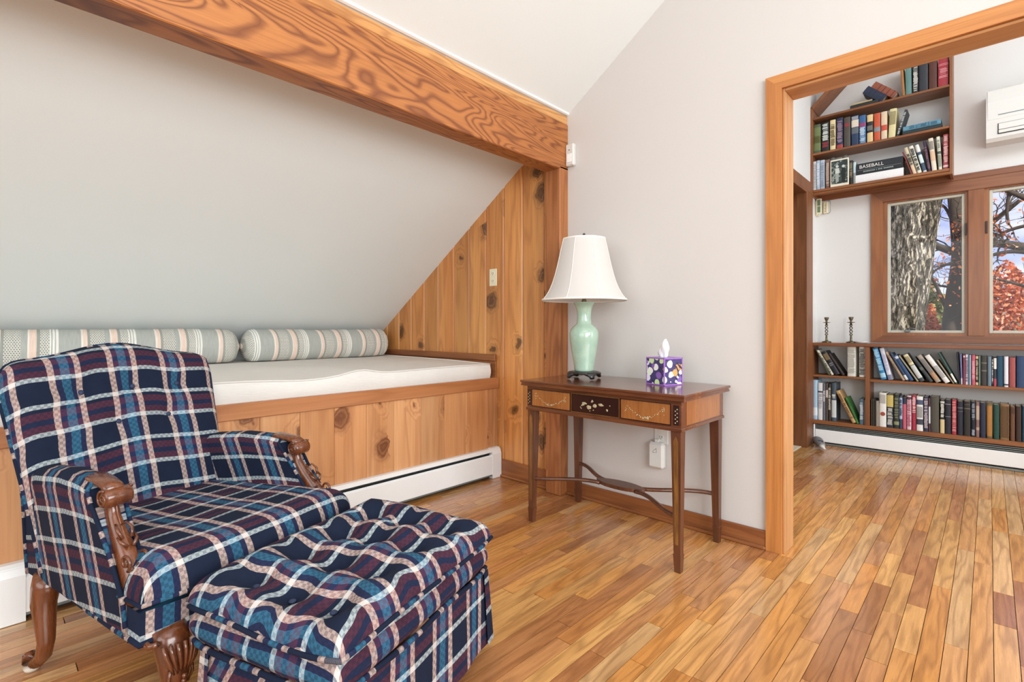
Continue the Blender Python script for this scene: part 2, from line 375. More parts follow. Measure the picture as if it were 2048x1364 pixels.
    def ball(s, c, r, n=10, m=6, sq=(1, 1, 1)):
        v = [(c[0], c[1], c[2]+r*sq[2])]; f = []
        for i in range(1, m):
            for a in range(n):
                ph = PI*i/m; th = 2*PI*a/n
                v.append((c[0]+r*sq[0]*math.sin(ph)*math.cos(th), c[1]+r*sq[1]*math.sin(ph)*math.sin(th), c[2]+r*sq[2]*math.cos(ph)))
        v.append((c[0], c[1], c[2]-r*sq[2])); e = len(v)-1
        for a in range(n):
            f.append((0, 1+a, 1+(a+1) % n)); f.append((e, 1+(m-2)*n+(a+1) % n, 1+(m-2)*n+a))
            for i in range(m-2):
                f.append((1+i*n+a, 1+(i+1)*n+a, 1+(i+1)*n+(a+1) % n, 1+i*n+(a+1) % n))
        return s.add(v, f, None, True)
    def build(s, name, mat, parent=None, world=True, origin=None, autosmooth=True, weld=False):
        me = bpy.data.meshes.new(name)
        vv = [Vector(p) for p in s.v]
        o = bpy.data.objects.new(name, me)
        if parent is not None:
            o.parent = parent
            if world:
                M = Matrix.LocRotScale(parent.location, parent.rotation_euler, None)
                q = parent.parent
                while q is not None:
                    M = Matrix.LocRotScale(q.location, q.rotation_euler, None) @ M; q = q.parent
                Mi = M.inverted(); vv = [Mi @ p for p in vv]
        elif origin is not None:
            O = Vector(origin); o.location = O; vv = [p-O for p in vv]
        me.from_pydata([tuple(p) for p in vv], [], s.f)
        uvl = me.uv_layers.new(name='cloth')
        flat = [c for fuv in s.uv for c in fuv]
        # faces may be dropped by validation never here; order is kept
        for i, c in enumerate(flat): uvl.data[i].uv = c
        me.polygons.foreach_set('use_smooth', s.sm)
        me.materials.append(mat)
        bm = bmesh.new(); bm.from_mesh(me)
        if weld: bmesh.ops.remove_doubles(bm, verts=bm.verts, dist=1e-5)
        bmesh.ops.recalc_face_normals(bm, faces=bm.faces); bm.to_mesh(me); bm.free()
        C.objects.link(o); return o
def arcpath(cx, cy, r, a0, a1, n): return [(cx+r*math.cos(a0+(a1-a0)*i/n), cy+r*math.sin(a0+(a1-a0)*i/n)) for i in range(n+1)]
def copy_tree(o, parent=None):
    c = o.copy(); C.objects.link(c)
    if parent is not None: c.parent = parent
    for ch in [x for x in bpy.data.objects if x.parent is o]: copy_tree(ch, c)
    return c

# pixel of the photograph -> point on a plane of the room (camera constants above)
_c, _s = math.cos(YAW), math.sin(YAW)
def ray(px, py):
    u = (px-1024)/FPX; return (-_s+u*_c, _c+u*_s, (HY-py)/FPX)
def onY(px, py, Y):
    r = ray(px, py); d = Y/r[1]; return Vector((r[0]*d, Y, EYE+r[2]*d))
def roof(x): return 2.285+.658*(x+1.855)

# ------------------------------------------------------------------ the setting
WY = 2.45            # face of the white wall
BY = 2.432           # face of the pine boards
fl = MB().box((-4.4, -3.0, -.12), (2.7, 5.3, -.019)).build('floor', SUBFLOOR); tag(fl, kind='structure')
# oak strips, 57 mm wide, running towards the white wall
pl = []
pw = .057
x = -4.0+.02; rr = random.Random(3)
rowi = 0
while x < 1.9:
    y = -1.6+rr.uniform(-.5, 0)
    while y < 5.12:
        L = rr.choice([.26, .34, .42, .5, .62, .75, .9, 1.1]) * rr.uniform(.9, 1.1)
        y1 = min(y+L, 5.13)
        if y1 > -1.5: pl.append((x, max(y, -1.6), y1))
        y = y1+.0008
    x += pw; rowi += 1
def visible_size(p):
    cx, cy = p[0]+pw/2, (p[1]+p[2])/2
    d = -cx*_s+cy*_c; u = (cx*_c+cy*_s)/max(d, .01)
    if d < .9 or abs(u) > 1.08 or cx < -2.42: return 0
    if cx < -1.0 and cy > 2.47: return 0
    if cy > 2.6 and cx/cy < -.262: return 0
    if cy > 4.96: return 0
    if 655+FPX/d > 1420: return 0
    # under the armchair and footstool
    if cx < -.95 and cy < .95 and cx+1.6*cy < .2 and cx > -2.2: return .0001
    return pw*(p[2]-p[1])/d**3
pl.sort(key=visible_size, reverse=True)
pm = bpy.data.meshes.new('plank')
mb = MB().box((0, 0, -1), (1, 1, 0)); pm.from_pydata(mb.v, [], mb.f); pm.materials.append(FLOORW)
for (x0, y0, y1) in pl[:300]:
    o = bpy.data.objects.new('plank', pm); C.objects.link(o); o.parent = fl
    o.location = (x0+.0004, y0, rr.uniform(-.0006, 0)); o.scale = (pw-.0018, y1-y0-.0018, .018)
mb = MB()
for (x0, y0, y1) in pl[300:]: mb.box((x0+.0004, y0, -.018), (x0+pw-.0014, y1-.0018, rr.uniform(-.0006, 0)))
tag(mb.build('plank_rest', FLOORW, fl), kind='stuff').name = 'oak_strips'

# white wall with the cased opening, running on behind the pine boards
HX0, HX1, HZ = -.661, 1.0, 2.055
mb = MB()
mb.prism([(-4.2, 0), (HX0, 0), (HX0, roof(HX0)), (-4.2, roof(-4.2))], 'Y', WY, 2.57)
mb.prism([(HX0, HZ), (HX1, HZ), (HX1, roof(.6)), (.6, roof(.6)), (HX0, roof(HX0))], 'Y', WY, 2.57)
mb.prism([(HX1, 0), (2.6, 0), (2.6, roof(.6)), (HX1, roof(.6))], 'Y', WY, 2.57)
tag(mb.build('wall_main', W_MAIN), kind='structure')
mb = MB().prism([(-4.2, roof(-4.2)), (.6, roof(.6)), (.6, roof(.6)+.12), (-4.2, roof(-4.2)+.12)], 'Y', -3.0, 2.45)
mb.box((.6, -3.0, roof(.6)), (2.6, 2.45, roof(.6)+.12))
tag(mb.build('ceiling', W_SLOPE), kind='structure')
mb = MB().box((-4.2, -3.0, 0), (-4.08, 2.45, roof(-4.08)+.03)); tag(mb.build('wall_knee', W_SLOPE), kind='structure')
mb = MB().box((-4.2, -3.1, 0), (2.6, -3.0, 4.1)); tag(mb.build('wall_rear', W_MAIN), kind='structure')
mb = MB().box((2.6, -3.1, 0), (2.72, 5.4, 4.1)); tag(mb.build('wall_east', W_MAIN), kind='structure')

# library beyond the opening
LX = -1.125; FY = 5.15
WX0, WX1, WZ0, WZ1 = -.64, .60, .935, 2.035
mb = MB()
mb.box((LX-.3, FY, -.1), (WX0, FY+.14, 4.0)); mb.box((WX1, FY, -.1), (2.7, FY+.14, 4.0))
mb.box((WX0, FY, -.1), (WX1, FY+.14, WZ0)); mb.box((WX0, FY, WZ1), (WX1, FY+.14, 4.0))
tag(mb.build('wall_far', W_FAR), kind='structure')
mb = MB()                                    # wall with a wide doorway, seen edge on
mb.box((LX-.12, 2.57, 0), (LX, 3.6, 3.6)); mb.box((LX-.12, 3.6, 2.14), (LX, 4.75, 3.6)); mb.box((LX-.12, 4.75, 0), (LX, FY, 3.6))
tag(mb.build('wall_library', W_FAR), kind='structure')
mb = MB().prism([(LX-.12, 3.6), (2.6, 3.6), (2.6, 3.72), (LX-.12, 3.72)], 'Y', 2.57, FY)
tag(mb.build('ceiling_library', W_FAR), kind='structure')
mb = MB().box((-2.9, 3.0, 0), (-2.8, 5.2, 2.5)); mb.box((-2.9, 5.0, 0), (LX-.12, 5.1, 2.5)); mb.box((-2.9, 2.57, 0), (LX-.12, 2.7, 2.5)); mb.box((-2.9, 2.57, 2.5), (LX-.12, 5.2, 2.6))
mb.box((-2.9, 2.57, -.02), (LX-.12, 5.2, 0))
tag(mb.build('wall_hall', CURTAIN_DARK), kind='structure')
# doorway in the library's side wall: stained jamb, head and casing
d2 = tag(empty('door_2', (LX, 4.2, 0)), kind='structure')
MB().box((LX-.30, 4.735, 0), (LX+.024, 4.75, 2.14), .003).build('jamb', BROWN_Z, d2)
MB().box((LX-.30, 3.6, 2.125), (LX+.024, 4.735, 2.14), .003).build('head_jamb', BROWN_Z, d2)
MB().box((LX, 3.5, 2.14), (LX+.022, 4.93, 2.235), .004).build('casing', BROWN_Z, d2)
MB().box((LX, 4.75, 0), (LX+.022, 4.93, 2.14), .004).build('casing', BROWN_Z, d2)
MB().box((LX-.26, 4.3, 0), (LX-.02, 4.735, .006), .002).build('threshold', PAGES, d2)

# cased opening in the white wall
d1 = tag(empty('door_1', (HX0, WY, 0)), kind='structure')
ox, oz = -.731, 2.117
MB().prism([(ox, 0), (HX0-.004, 0), (HX0-.004, HZ), (ox, oz)], 'Y', WY-.02, WY).build('casing', CASE_Z, d1)
MB().prism([(ox, oz), (HX0-.004, HZ), (HX1+.004, HZ), (HX1+.08, oz)], 'Y', WY-.02, WY).build('head_casing', CASE_X, d1)
MB().prism([(HX1+.004, 0), (HX1+.08, 0), (HX1+.08, oz), (HX1+.004, HZ)], 'Y', WY-.02, WY).build('casing', CASE_Z, d1)
MB().box((HX0-.004, WY-.006, 0), (HX0+.006, 2.575, HZ), .002).build('jamb', JAMB, d1)
MB().box((HX1-.006, WY-.006, 0), (HX1+.004, 2.575, HZ), .002).build('jamb', JAMB, d1)
MB().box((HX0+.006, WY-.006, HZ-.012), (HX1-.006, 2.575, HZ-.0005), .002).build('head_jamb', JAMB_X, d1)

# baseboards
mb = MB().box((-1.85, BY+.002, 0), (ox, WY, .082), .003); mb.box((-1.85, BY-.012, 0), (ox, BY+.002, .016), .005)
tag(mb.build('baseboard_main', TRIM_X), kind='structure')
mb = MB().box((-2.41, BY-.016, 0), (-1.96, BY, .115), .003); mb.box((-2.41, BY-.03, 0), (-1.96, BY-.016, .016), .005)
tag(mb.build('baseboard_pine', TRIM_X), kind='structure')

# pine boarding at the end of the nook: each board is its own piece
pb = tag(empty('wall_pine', (-2.8, BY, 0)), kind='structure')
xe = [-4.08, -3.95, -3.78, -3.606, -3.433, -3.258, -3.081, -2.897, -2.724, -2.552, -2.377, -2.208, -2.031, -1.958]
for a, b in zip(xe[:-1], xe[1:]):
    zb = .10 if a > -2.6 else .60
    c = .009
    sec = [(a+.0005, WY), (a+.0005, BY+c), (a+c, BY), (b-c, BY), (b-.0005, BY+c), (b-.0005, WY)]
    n = len(sec)
    v = [(p[0], p[1], zb) for p in sec]+[(p[0], p[1], min(roof(p[0])+.004, 2.2)) for p in sec]
    f = [tuple(range(n)), tuple(range(2*n-1, n-1, -1))]+[(i, (i+1) % n, (i+1) % n+n, i+n) for i in range(n)]
    MB().add(v, f).build('board', PINE, pb)
# post and beam
tag(MB().box((-1.96, 2.37, 0), (-1.85, WY, 1.96), .004).build('post', FIR_Z, origin=(-1.905, 2.41, 0)), kind='structure')
bm_ = tag(MB().box((-1.967, -3.0, 1.945), (-1.85, WY, 2.222), .004).build('beam', FIR_Y, origin=(-1.9, 0, 1.945)), kind='structure')
MB().box((-1.955, -3.0, 2.223), (-1.856, WY, 2.275), .003).build('top_strip', FIR_PALE, bm_)
mb = MB().prism([(-1.853, 2.279), (-1.842, 2.283), (-1.842, 2.296), (-1.856, 2.292)], 'Y', -3.0, WY)
tag(mb.build('trim_1', WHITE_METAL), kind='structure')

# ------------------------------------------------------------------ built-in bench
bn = tag(empty('window_bench', (-2.43, 0.9, 0)), 'built-in knotty pine bench box with cherry front rail under the sloping wall', 'bench')
bn.name = 'built_in_bench'
ye = [-.9, -.72, -.54, -.36, -.18, 0, .18, .355, .53, .708, .888, 1.073, 1.251, 1.433, 1.605, 1.791, 1.967, 2.142, 2.332, 2.43]
for a, b in zip(ye[:-1], ye[1:]):
    c = .0025
    MB().prism([(-2.45, a+.0004), (-2.45, b-.0004), (-2.43-c, b-.0004), (-2.43, b-c), (-2.43, a+c), (-2.43-c, a+.0004)], 'Z', .02, .592).build('board', PINE_LIGHT, bn)
MB().box((-2.45, -.9, .590), (-2.418, 2.43, .661), .003).build('rail', RAIL_Y, bn)
MB().box((-4.07, -.9, .63), (-2.45, 2.43, .655)).build('platform', RAIL_Y, bn)
MB().box((-4.0, 2.408, .772), (-2.44, 2.432, .816), .003).build('end_cap', TRIM_X, bn)
MB().box((-4.0, 2.418, .655), (-2.44, 2.432, .772), .002).build('end_board', TRIM_X, bn)

def pillow(mb, hx, hy, up, dn, T, er=.05, nu=41, nv=41, corner=.06, dimples=(), dr=.035, wob=.0, seed=0, u0=0, v0=0, outline=None, both=True):
    """cushion on a rectangle of half sizes hx, hy; T maps (x,y,h) to space"""
    def tt(k, n):
        a = -1+2*k/(n-1); return math.copysign(1-(1-abs(a))**1.7, a)
    def H(x, y, u, v, top):
        d = min((1-abs(u))*hx, (1-abs(v))*hy)
        e = min(max(d, 0)/er, 1); h = (1-(1-e)**2)**.5
        h = (up if top else -dn)*h
        if top:
            if dimples:
                puff = 0
                for (a, b, dd) in dimples:
                    q = ((x-a)**2+(y-b)**2)
                    puff -= dd*math.exp(-q/(2*dr*dr))
                h += puff
            if wob: h += wob*(noise.noise(Vector((x*6+seed, y*6, seed)))) * e
        return h
    for top in ((True, False) if both else (True,)):
        def P(i, j):
            u, v = tt(i, nu), tt(j, nv)
            X = u*hx*(1-corner*abs(v)**6); Y = v*hy*(1-corner*abs(u)**6)
            if outline: X, Y = outline(u, v, X, Y)
            return T((X, Y, H(X, Y, u, v, top)))
        mb.grid(P, nu, nv, u0=u0, v0=v0)
    return mb
MATT = linen('cream_ticking', '#e3e0da', 240, .06, .35)
mt = MB()
def mtP(i, j, top=True):
    return None
mx0, mx1, my0, my1 = -4.0, -2.462, -.6, 2.385
def mattress_h(x, y):
    f = max(0, 1-(mx1-x)/.5)
    bump = .022*math.exp(-((y-1.42)/.10)**2)*f-.012*math.exp(-((y-1.12)/.16)**2)*f
    return .752+bump+.006*noise.noise(Vector((x*2.2, y*2.2, 3)))+.010*(1-f)
N1, N2 = 40, 70
def P(i, j):
    x = mx0+(mx1-mx0)*(1-(1-i/(N1-1))**1.6); y = my0+(my1-my0)*j/(N2-1)
    return (x, y, mattress_h(x, y))
mt.grid(P, N1, N2)
wv = lambda y: .005*noise.noise(Vector((y*5, 0, 9)))
def P(i, j):
    k = i/5; y = my0+(my1-my0)*j/(N2-1); top = mattress_h(mx1, y)
    return (mx1+.010*math.sin(PI*k)+wv(y+k)*math.sin(PI*k), y, .657+(top-.657)*k)
mt.grid(P, 6, N2)
def P(i, j):
    x = mx0+(mx1-mx0)*(1-(1-i/(N1-1))**1.6); k = j/4
    return (x, my1+.008*math.sin(PI*k), .657+(mattress_h(x, my1)-.657)*k)
mt.grid(P, N1, 5)
m_o = mt.build('mattress', MATT, origin=(-3.2, 1, .657)); tag(m_o, 'thin cream mattress lying along the built-in pine bench', 'mattress')
edge = [(mx1+.002, my0+(my1-my0)*j/60, mattress_h(mx1, my0+(my1-my0)*j/60)+.001) for j in range(61)]
edge += [(mx1-(mx1-mx0)*k/20, my1+.002, mattress_h(mx1-(mx1-mx0)*k/20, my1)+.001) for k in range(1, 21)]
MB().sweep(edge, .0042, 6).build('piping', MATT, m_o)
STR = stripes()
def bolster(y0, y1, label, sag=0, seed=0):
    n, k = 44, 40; R = .118; mb = MB()
    def P(i, j):
        q = i/(n-1); y = y0+(y1-y0)*q; th = 2*PI*j/(k-1)
        e = min(q*(y1-y0), (1-q)*(y1-y0)); r = R*(1-(1-min(e/.085, 1))**2.6*.86)
        r *= 1+.035*noise.noise(Vector((y*4+seed, math.cos(th), math.sin(th))))
        if e < .1: r *= 1+.05*(1-e/.1)*math.sin(th*15+seed)
        r *= 1-.03*sag*math.exp(-((q-.5)/.13)**2)
        z = math.sin(th)*r; z = max(z, -.104)
        return (-3.735+math.cos(th)*r, y, .768+.104+z-.004*sag*math.sin(q*PI))
    def Q(i, j): return P(i, j)
    pts = [[Vector(P(i, j)) for j in range(k)] for i in range(n)]
    v = [p for r in pts for p in r]; uv = [(y0+(y1-y0)*i/(n-1)+.006*math.sin(6*j/k+seed), j/k*.74) for i in range(n) for j in range(k)]
    f = [(i*k+j, (i+1)*k+j, (i+1)*k+j+1, i*k+j+1) for i in range(n-1) for j in range(k-1)]
    mb.add(v, f, uv, True)
    o = mb.build('bolster', STR, origin=(-3.735, (y0+y1)/2, .768)); tag(o, label, 'cushion', 'striped bolsters along the bench')
    for ye_, s_ in ((y0, -1), (y1, 1)):
        q = MB(); q.lathe([(0.0, .006*s_), (.012, .004*s_), (.02, 0)], (-3.735, ye_, .872), 14, axis='Y', cap=False); q.build('end_button', STR, o)
bolster(-.35, 1.225, 'long striped grey and pink bolster behind the armchair back', 0, 2)
bolster(1.235, 2.385, 'shorter striped bolster with its end against the pine boards', 1, 5)

# ------------------------------------------------------------------ hot-water baseboard heater along the bench
h1 = tag(empty('baseboard_heater', (-2.40, .9, 0)), 'white baseboard heater running along the foot of the pine bench', 'heater')
y0, y1 = -.9, 2.335
mb = MB().prism([(-2.4285, .175), (-2.4285, .195), (-2.402, .195), (-2.388, .183), (-2.386, .176), (-2.403, .186), (-2.42, .187)], 'Y', y0, y1)
mb.build('top_hood', WHITE_METAL, h1)
MB().prism([(-2.384, .030), (-2.384, .148), (-2.392, .158), (-2.396, .157), (-2.389, .146), (-2.389, .030)], 'Y', y0, y1).build('front_cover', WHITE_METAL, h1)
MB().box((-2.4285, y0, .004), (-2.415, y1, .175)).build('back_plate', DARK_GAP, h1)
MB().prism([(-2.413, .160), (-2.391, .176), (-2.393, .180), (-2.415, .164)], 'Y', y0, y1).build('damper', GREY_FIN, h1)
mb = MB()
for k in range(120):
    yy = y0+.02+k*(y1-y0-.04)/120; mb.box((-2.413, yy, .05), (-2.393, yy+.0015, .125))
tag(mb.build('fins', GREY_FIN, h1), kind='stuff')
mb = MB().box((-2.414, y0, .02), (-2.386, y1, .0285)); mb.build('bottom_lip', GREY_FIN, h1)
for (a, b, nm) in ((y1, 2.415, 'end_cap'), (.045, .112, 'joint_cover')):
    d = .0022
    mb = MB().prism([(-2.4285, .002), (-2.380-d, .002), (-2.380-d, .160), (-2.392, .188), (-2.405, .1975), (-2.4285, .1985)], 'Y', a, b)
    mb.build(nm, WHITE_METAL, h1)

# ------------------------------------------------------------------ small fittings on the main wall
def outlet(name, cx, z, Y, label, cat, mat=CREAM_PLASTIC, w_=.072, h_=.118, axisY=True):
    o = tag(empty(name, (cx, Y, z)), label, cat)
    MB().box((cx-w_/2, Y-.006, z-h_/2), (cx+w_/2, Y, z+h_/2), .003).build('cover_plate', mat, o)
    for dz in (.026, -.026):
        r = MB().lathe([(.0165, 0), (.0165, .003)], (0, 0, 0), 16, False)
        r.v = [(cx+p[0], Y-.006-p[2], z+dz+p[1]) for p in r.v]
        s_ = r.build('socket', mat, o)
        q = MB()
        for dx in (-.006, .006): q.box((cx+dx-.0012, Y-.0095, z+dz-.002), (cx+dx+.0012, Y-.0088, z+dz+.008))
        q.box((cx-.002, Y-.0095, z+dz-.010), (cx+.002, Y-.0088, z+dz-.006))
        q.build('slot', DARK_GAP, s_)
    return o
p = onY(987, 555, BY); outlet('wall_outlet', p.x, p.z, BY, 'cream double socket set into the pine boards', 'outlet')
p = onY(1323, 869, WY); outlet('wall_socket', p.x, p.z+.012, WY, 'white socket plate on the white wall under the table', 'outlet', WHITE_PLASTIC, .078, .12)
p = onY(1318, 907, WY)
o = tag(empty('plug_in_box', (p.x, WY, p.z)), 'white plug-in box below the wall socket under the table', 'device')
MB().box((p.x-.044, WY-.042, p.z-.072), (p.x+.044, WY-.004, p.z+.064), .012).build('housing', WHITE_PLASTIC, o)
MB().sweep([(p.x-.012, WY-.043, p.z+.02), (p.x+.006, WY-.043, p.z+.034), (p.x+.008, WY-.043, p.z+.014), (p.x-.012, WY-.043, p.z+.012)], .0012, 5, closed=True).build('emblem', plain('grey_print', '#b9b4ac', .6), o)
MB().box((p.x-.01, WY-.03, p.z+.064), (p.x+.012, WY-.006, p.z+.08), .002).build('plug', WHITE_PLASTIC, o)
a = onY(1126, 292, 2.42); b = onY(1147, 333, 2.43)
sx0, sx1 = -1.8485, -1.79
o = tag(empty('motion_sensor', (sx0, WY, 2.0)), 'small white alarm sensor where the beam meets the white wall', 'sensor')
MB().box((sx0, WY-.030, 1.965), (sx1, WY, 2.095), .006).build('housing', WHITE_PLASTIC, o)
MB().box((sx0+.012, WY-.033, 1.985), (sx1-.012, WY-.029, 2.035), .002).build('lens', plain('sensor_lens', '#f7f7f5', .3), o)
MB().lathe([(.0025, 0), (.0025, .002)], (0, 0, 0), 8, False)
q = MB().box((sx0+.027, WY-.0325, 2.055), (sx0+.031, WY-.0298, 2.060)); q.build('indicator', DARK_GAP, o)

# ------------------------------------------------------------------ library window
wn = tag(empty('window_1', (0, FY, .9)), kind='structure')
MB().prism([(-.72, .879), (WX0, WZ0), (WX0, WZ1), (-.72, 2.118)], 'Y', FY-.022, FY).build('casing', WIN_Z, wn)
MB().prism([(-.72, .879), (.72, .879), (WX1, WZ0), (WX0, WZ0)], 'Y', FY-.022, FY).build('sill_casing', WIN_X, wn)
MB().prism([(-.72, 2.118), (WX0, WZ1), (WX1, WZ1), (.72, 2.118)], 'Y', FY-.022, FY).build('head_casing', WIN_X, wn)
MB().box((LX, FY-.018, 2.1185), (1.5, FY, 2.165), .004).build('header_band', WIN_X, wn)
MB().prism([(.72, .879), (.72, 2.118), (WX1, WZ1), (WX1, WZ0)], 'Y', FY-.022, FY).build('casing', WIN_Z, wn)
MB().box((-.119, FY-.02, WZ0), (-.028, FY+.12, WZ1), .003).build('mullion', WIN_Z, wn)
for (a, b) in ((WX0, -.119), (-.028, WX1)):
    mb = MB(); d = .026          # brown stop inside the opening
    mb.box((a, FY+.0, WZ0), (a+d, FY+.13, WZ1)); mb.box((b-d*.6, FY, WZ0), (b, FY+.13, WZ1)); mb.box((a+d, FY, WZ0), (b-d*.6, FY+.13, WZ0+.022)); mb.box((a+d, FY, WZ1-.012), (b-d*.6, FY+.13, WZ1))
    mb.build('stop', WIN_Z, wn)
    i0, i1, j0, j1 = a+d, b-d*.6, WZ0+.022, WZ1-.012
    s_ = MB(); f_ = .020
    s_.box((i0, FY+.015, j0), (i0+f_, FY+.05, j1), .002); s_.box((i1-f_, FY+.015, j0), (i1, FY+.05, j1), .002)
    s_.box((i0+f_, FY+.015, j0), (i1-f_, FY+.05, j0+f_), .002); s_.box((i0+f_, FY+.015, j1-f_), (i1-f_, FY+.05, j1), .002)
    so_ = s_.build('sash', ALU, wn)
    MB().box((i0+f_-.002, FY+.03, j0+f_-.002), (i1-f_+.002, FY+.034, j1-f_+.002)).build('pane', GLASS, so_)
mb = MB().box((-.50, FY-.004, .962), (-.462, FY+.012, .985), .004)
mb.sweep([(-.48, FY+.002, .985), (-.47, FY-.008, .995), (-.44, FY-.016, .992), (-.425, FY-.016, .985)], [.005, .005, .004, .006], 8)
mb.build('crank_handle', GREY_FIN, wn)
for xx in (-.131, -.016): MB().box((xx-.006, FY-.012, 1.70), (xx+.006, FY+.004, 1.79), .002).build('latch', plain('dark_latch', '#3b2a26', .5), wn)

# ------------------------------------------------------------------ bookcases
SF = 4.94          # front edge of the shelves
ub = tag(empty('upper_bookcase', (-.66, SF, 2.16)), 'tall brown wooden bookcase fixed above the window corner of the library', 'bookcase')
x0u, x1u = LX+.001, -.199
MB().box((x1u-.017, SF, 2.135), (x1u, FY, 3.45), .002).build('side_panel', SHELF_Z, ub)
MB().box((x0u, SF, 2.135), (x0u+.017, FY, 2.895), .002).build('side_panel', SHELF_Z, ub)
br = MB()
br.prism([(x0u, 2.895), (x0u+.02, 2.875), (x0u+.62, 3.475), (x0u+.60, 3.495)], 'Y', SF, FY); br.build('sloping_side', SHELF_Z, ub)
for z in (2.803, 2.498): MB().box((x0u+.017, SF+.002, z-.018), (x1u-.017, FY, z), .002).build('shelf', SHELF_X, ub)
MB().box((x0u+.017, SF+.002, 2.160), (x1u-.017, FY, 2.182), .002).build('shelf', SHELF_X, ub)
MB().lathe([(.013, x0u), (.013, x1u-.003)], (0, SF+.012, 2.147), 12, axis='X').build('bullnose', SHELF_X, ub)
lb = tag(empty('lower_bookcase', (-.1, SF, .17)), 'low brown bookcase under the window with a long worktop cap', 'bookcase')
MB().box((LX-.018 if False else LX+.002, SF-.012, .843), (1.5, FY-.024, .870), .004).build('top', WIN_X, lb)
MB().box((LX+.002, SF, .175), (LX+.018, FY, .843), .002).build('side_panel', SHELF_Z, lb)
MB().box((-.733, SF-.002, .208), (-.703, FY, .843), .002).build('divider', SHELF_Z, lb)
MB().box((LX+.018, SF+.001, .578), (-.733, FY, .595), .002).build('shelf', SHELF_X, lb)
MB().box((-.703, SF+.001, .562), (1.5, FY, .582), .002).build('shelf', SHELF_X, lb)
MB().box((LX+.002, SF-.002, .176), (1.5, FY, .208), .002).build('bottom_board', SHELF_X, lb)

# ------------------------------------------------------------------ books
_bm = {}
def bookmat(hexc):
    if hexc not in _bm: _bm[hexc] = plain('book_cloth', hexc, .55, var=.10, nscale=120, bstr=.12)
    return _bm[hexc]
PAGEM = PAGES
br_ = random.Random(11)
def spine_marks(o, t_, h, a, b, hexc, across=False, wid=.45):
    """rows of small raised letter-like marks (the titles are not legible in the photograph)"""
    q = MB(); z = h*b; zend = h*a; W = t_*wid
    while z > zend:
        if across:
            x = -W; 
            while x < W:
                w_ = br_.uniform(.0012, .003); q.box((x, -.0016, z-.0036), (min(x+w_, W), .0004, z)); x += w_+.0009
            z -= .0065
        else:
            l = br_.uniform(.0025, .0055)
            q.box((-W*br_.uniform(.55, 1), -.0016, z-l), (W*br_.uniform(.55, 1), .0004, z)); z -= l+br_.uniform(.0012, .002)
            if br_.random() < .16: z -= .006
    if q.v: q.build('lettering', bookmat(hexc), o, world=False)
def make_book(t_, h, d, cover, marks, label, group, round_=True, pages='#d8cfb8'):
    c = .0022; mb = MB(); r_ = min(.004, t_*.25)
    out = [(-t_/2, d), (-t_/2, r_*1.2), (-t_*.28, r_*.25), (0, 0), (t_*.28, r_*.25), (t_/2, r_*1.2), (t_/2, d)]
    inn = [(t_/2-c, d), (t_/2-c, r_*1.4+c), (-t_/2+c, r_*1.4+c), (-t_/2+c, d)]
    poly = out+inn; n = len(poly)
    v = [(p[0], p[1], 0) for p in poly]+[(p[0], p[1], h) for p in poly]
    f = [(i, (i+1) % n, (i+1) % n+n, i+n) for i in range(n)]
    for zo, rev in ((0, 1), (n, 0)):
        for fc in ((0, 1, 9, 10), (5, 6, 7, 8), (1, 2, 3, 4, 5, 8, 9)):
            f.append(tuple(k+zo for k in (fc[::-1] if rev else fc)))
    mb.add(v, f)
    o = mb.build('book', bookmat(cover), None)
    pg = MB().box((-t_/2+c, r_*1.4+c, .003), (t_/2-c, d-.003, h-.004)); pg.build('pages', PAGEM, o, world=False)
    for mk in marks:
        if mk[2] == 't': spine_marks(o, t_, h, mk[0], mk[1], mk[3])
        elif mk[2] == 'w': spine_marks(o, t_, h, mk[0], mk[1], mk[3], True)
        elif mk[2] == 'o':
            q = MB(); zc = h*(mk[0]+mk[1])/2; R = t_*.36
            q.v = []; vv = [(0, -.0012, zc)]+[(R*math.cos(2*PI*k/16), -.0012, zc+R*math.sin(2*PI*k/16)) for k in range(16)]
            vv += [(p[0], .003, p[2]) for p in vv]
            q.add(vv, [(0, 1+k, 1+(k+1) % 16) for k in range(16)]+[(1+k, 18+k, 18+(k+1) % 16, 1+(k+1) % 16) for k in range(16)])
            q.build('roundel', bookmat(mk[3]), o, world=False)
        else:
            z0, z1 = h*mk[0], h*mk[1]; e = .0005
            vv = []
            ring = [(-t_/2-e, r_*1.2+.004), (-t_/2-e, r_*1.2), (-t_*.28-e, r_*.25-e), (0, -e), (t_*.28+e, r_*.25-e), (t_/2+e, r_*1.2), (t_/2+e, r_*1.2+.004)]
            vv = [(p[0], p[1], z0) for p in ring]+[(p[0], p[1], z1) for p in ring]; k = len(ring)
            MB().add(vv, [(i, i+1, i+1+k, i+k) for i in range(k-1)]+[tuple(range(k)), tuple(range(2*k-1, k-1, -1))]).build('label_band', bookmat(mk[2]), o, world=False)
    tag(o, label, 'book', group); return o
_labels = set()
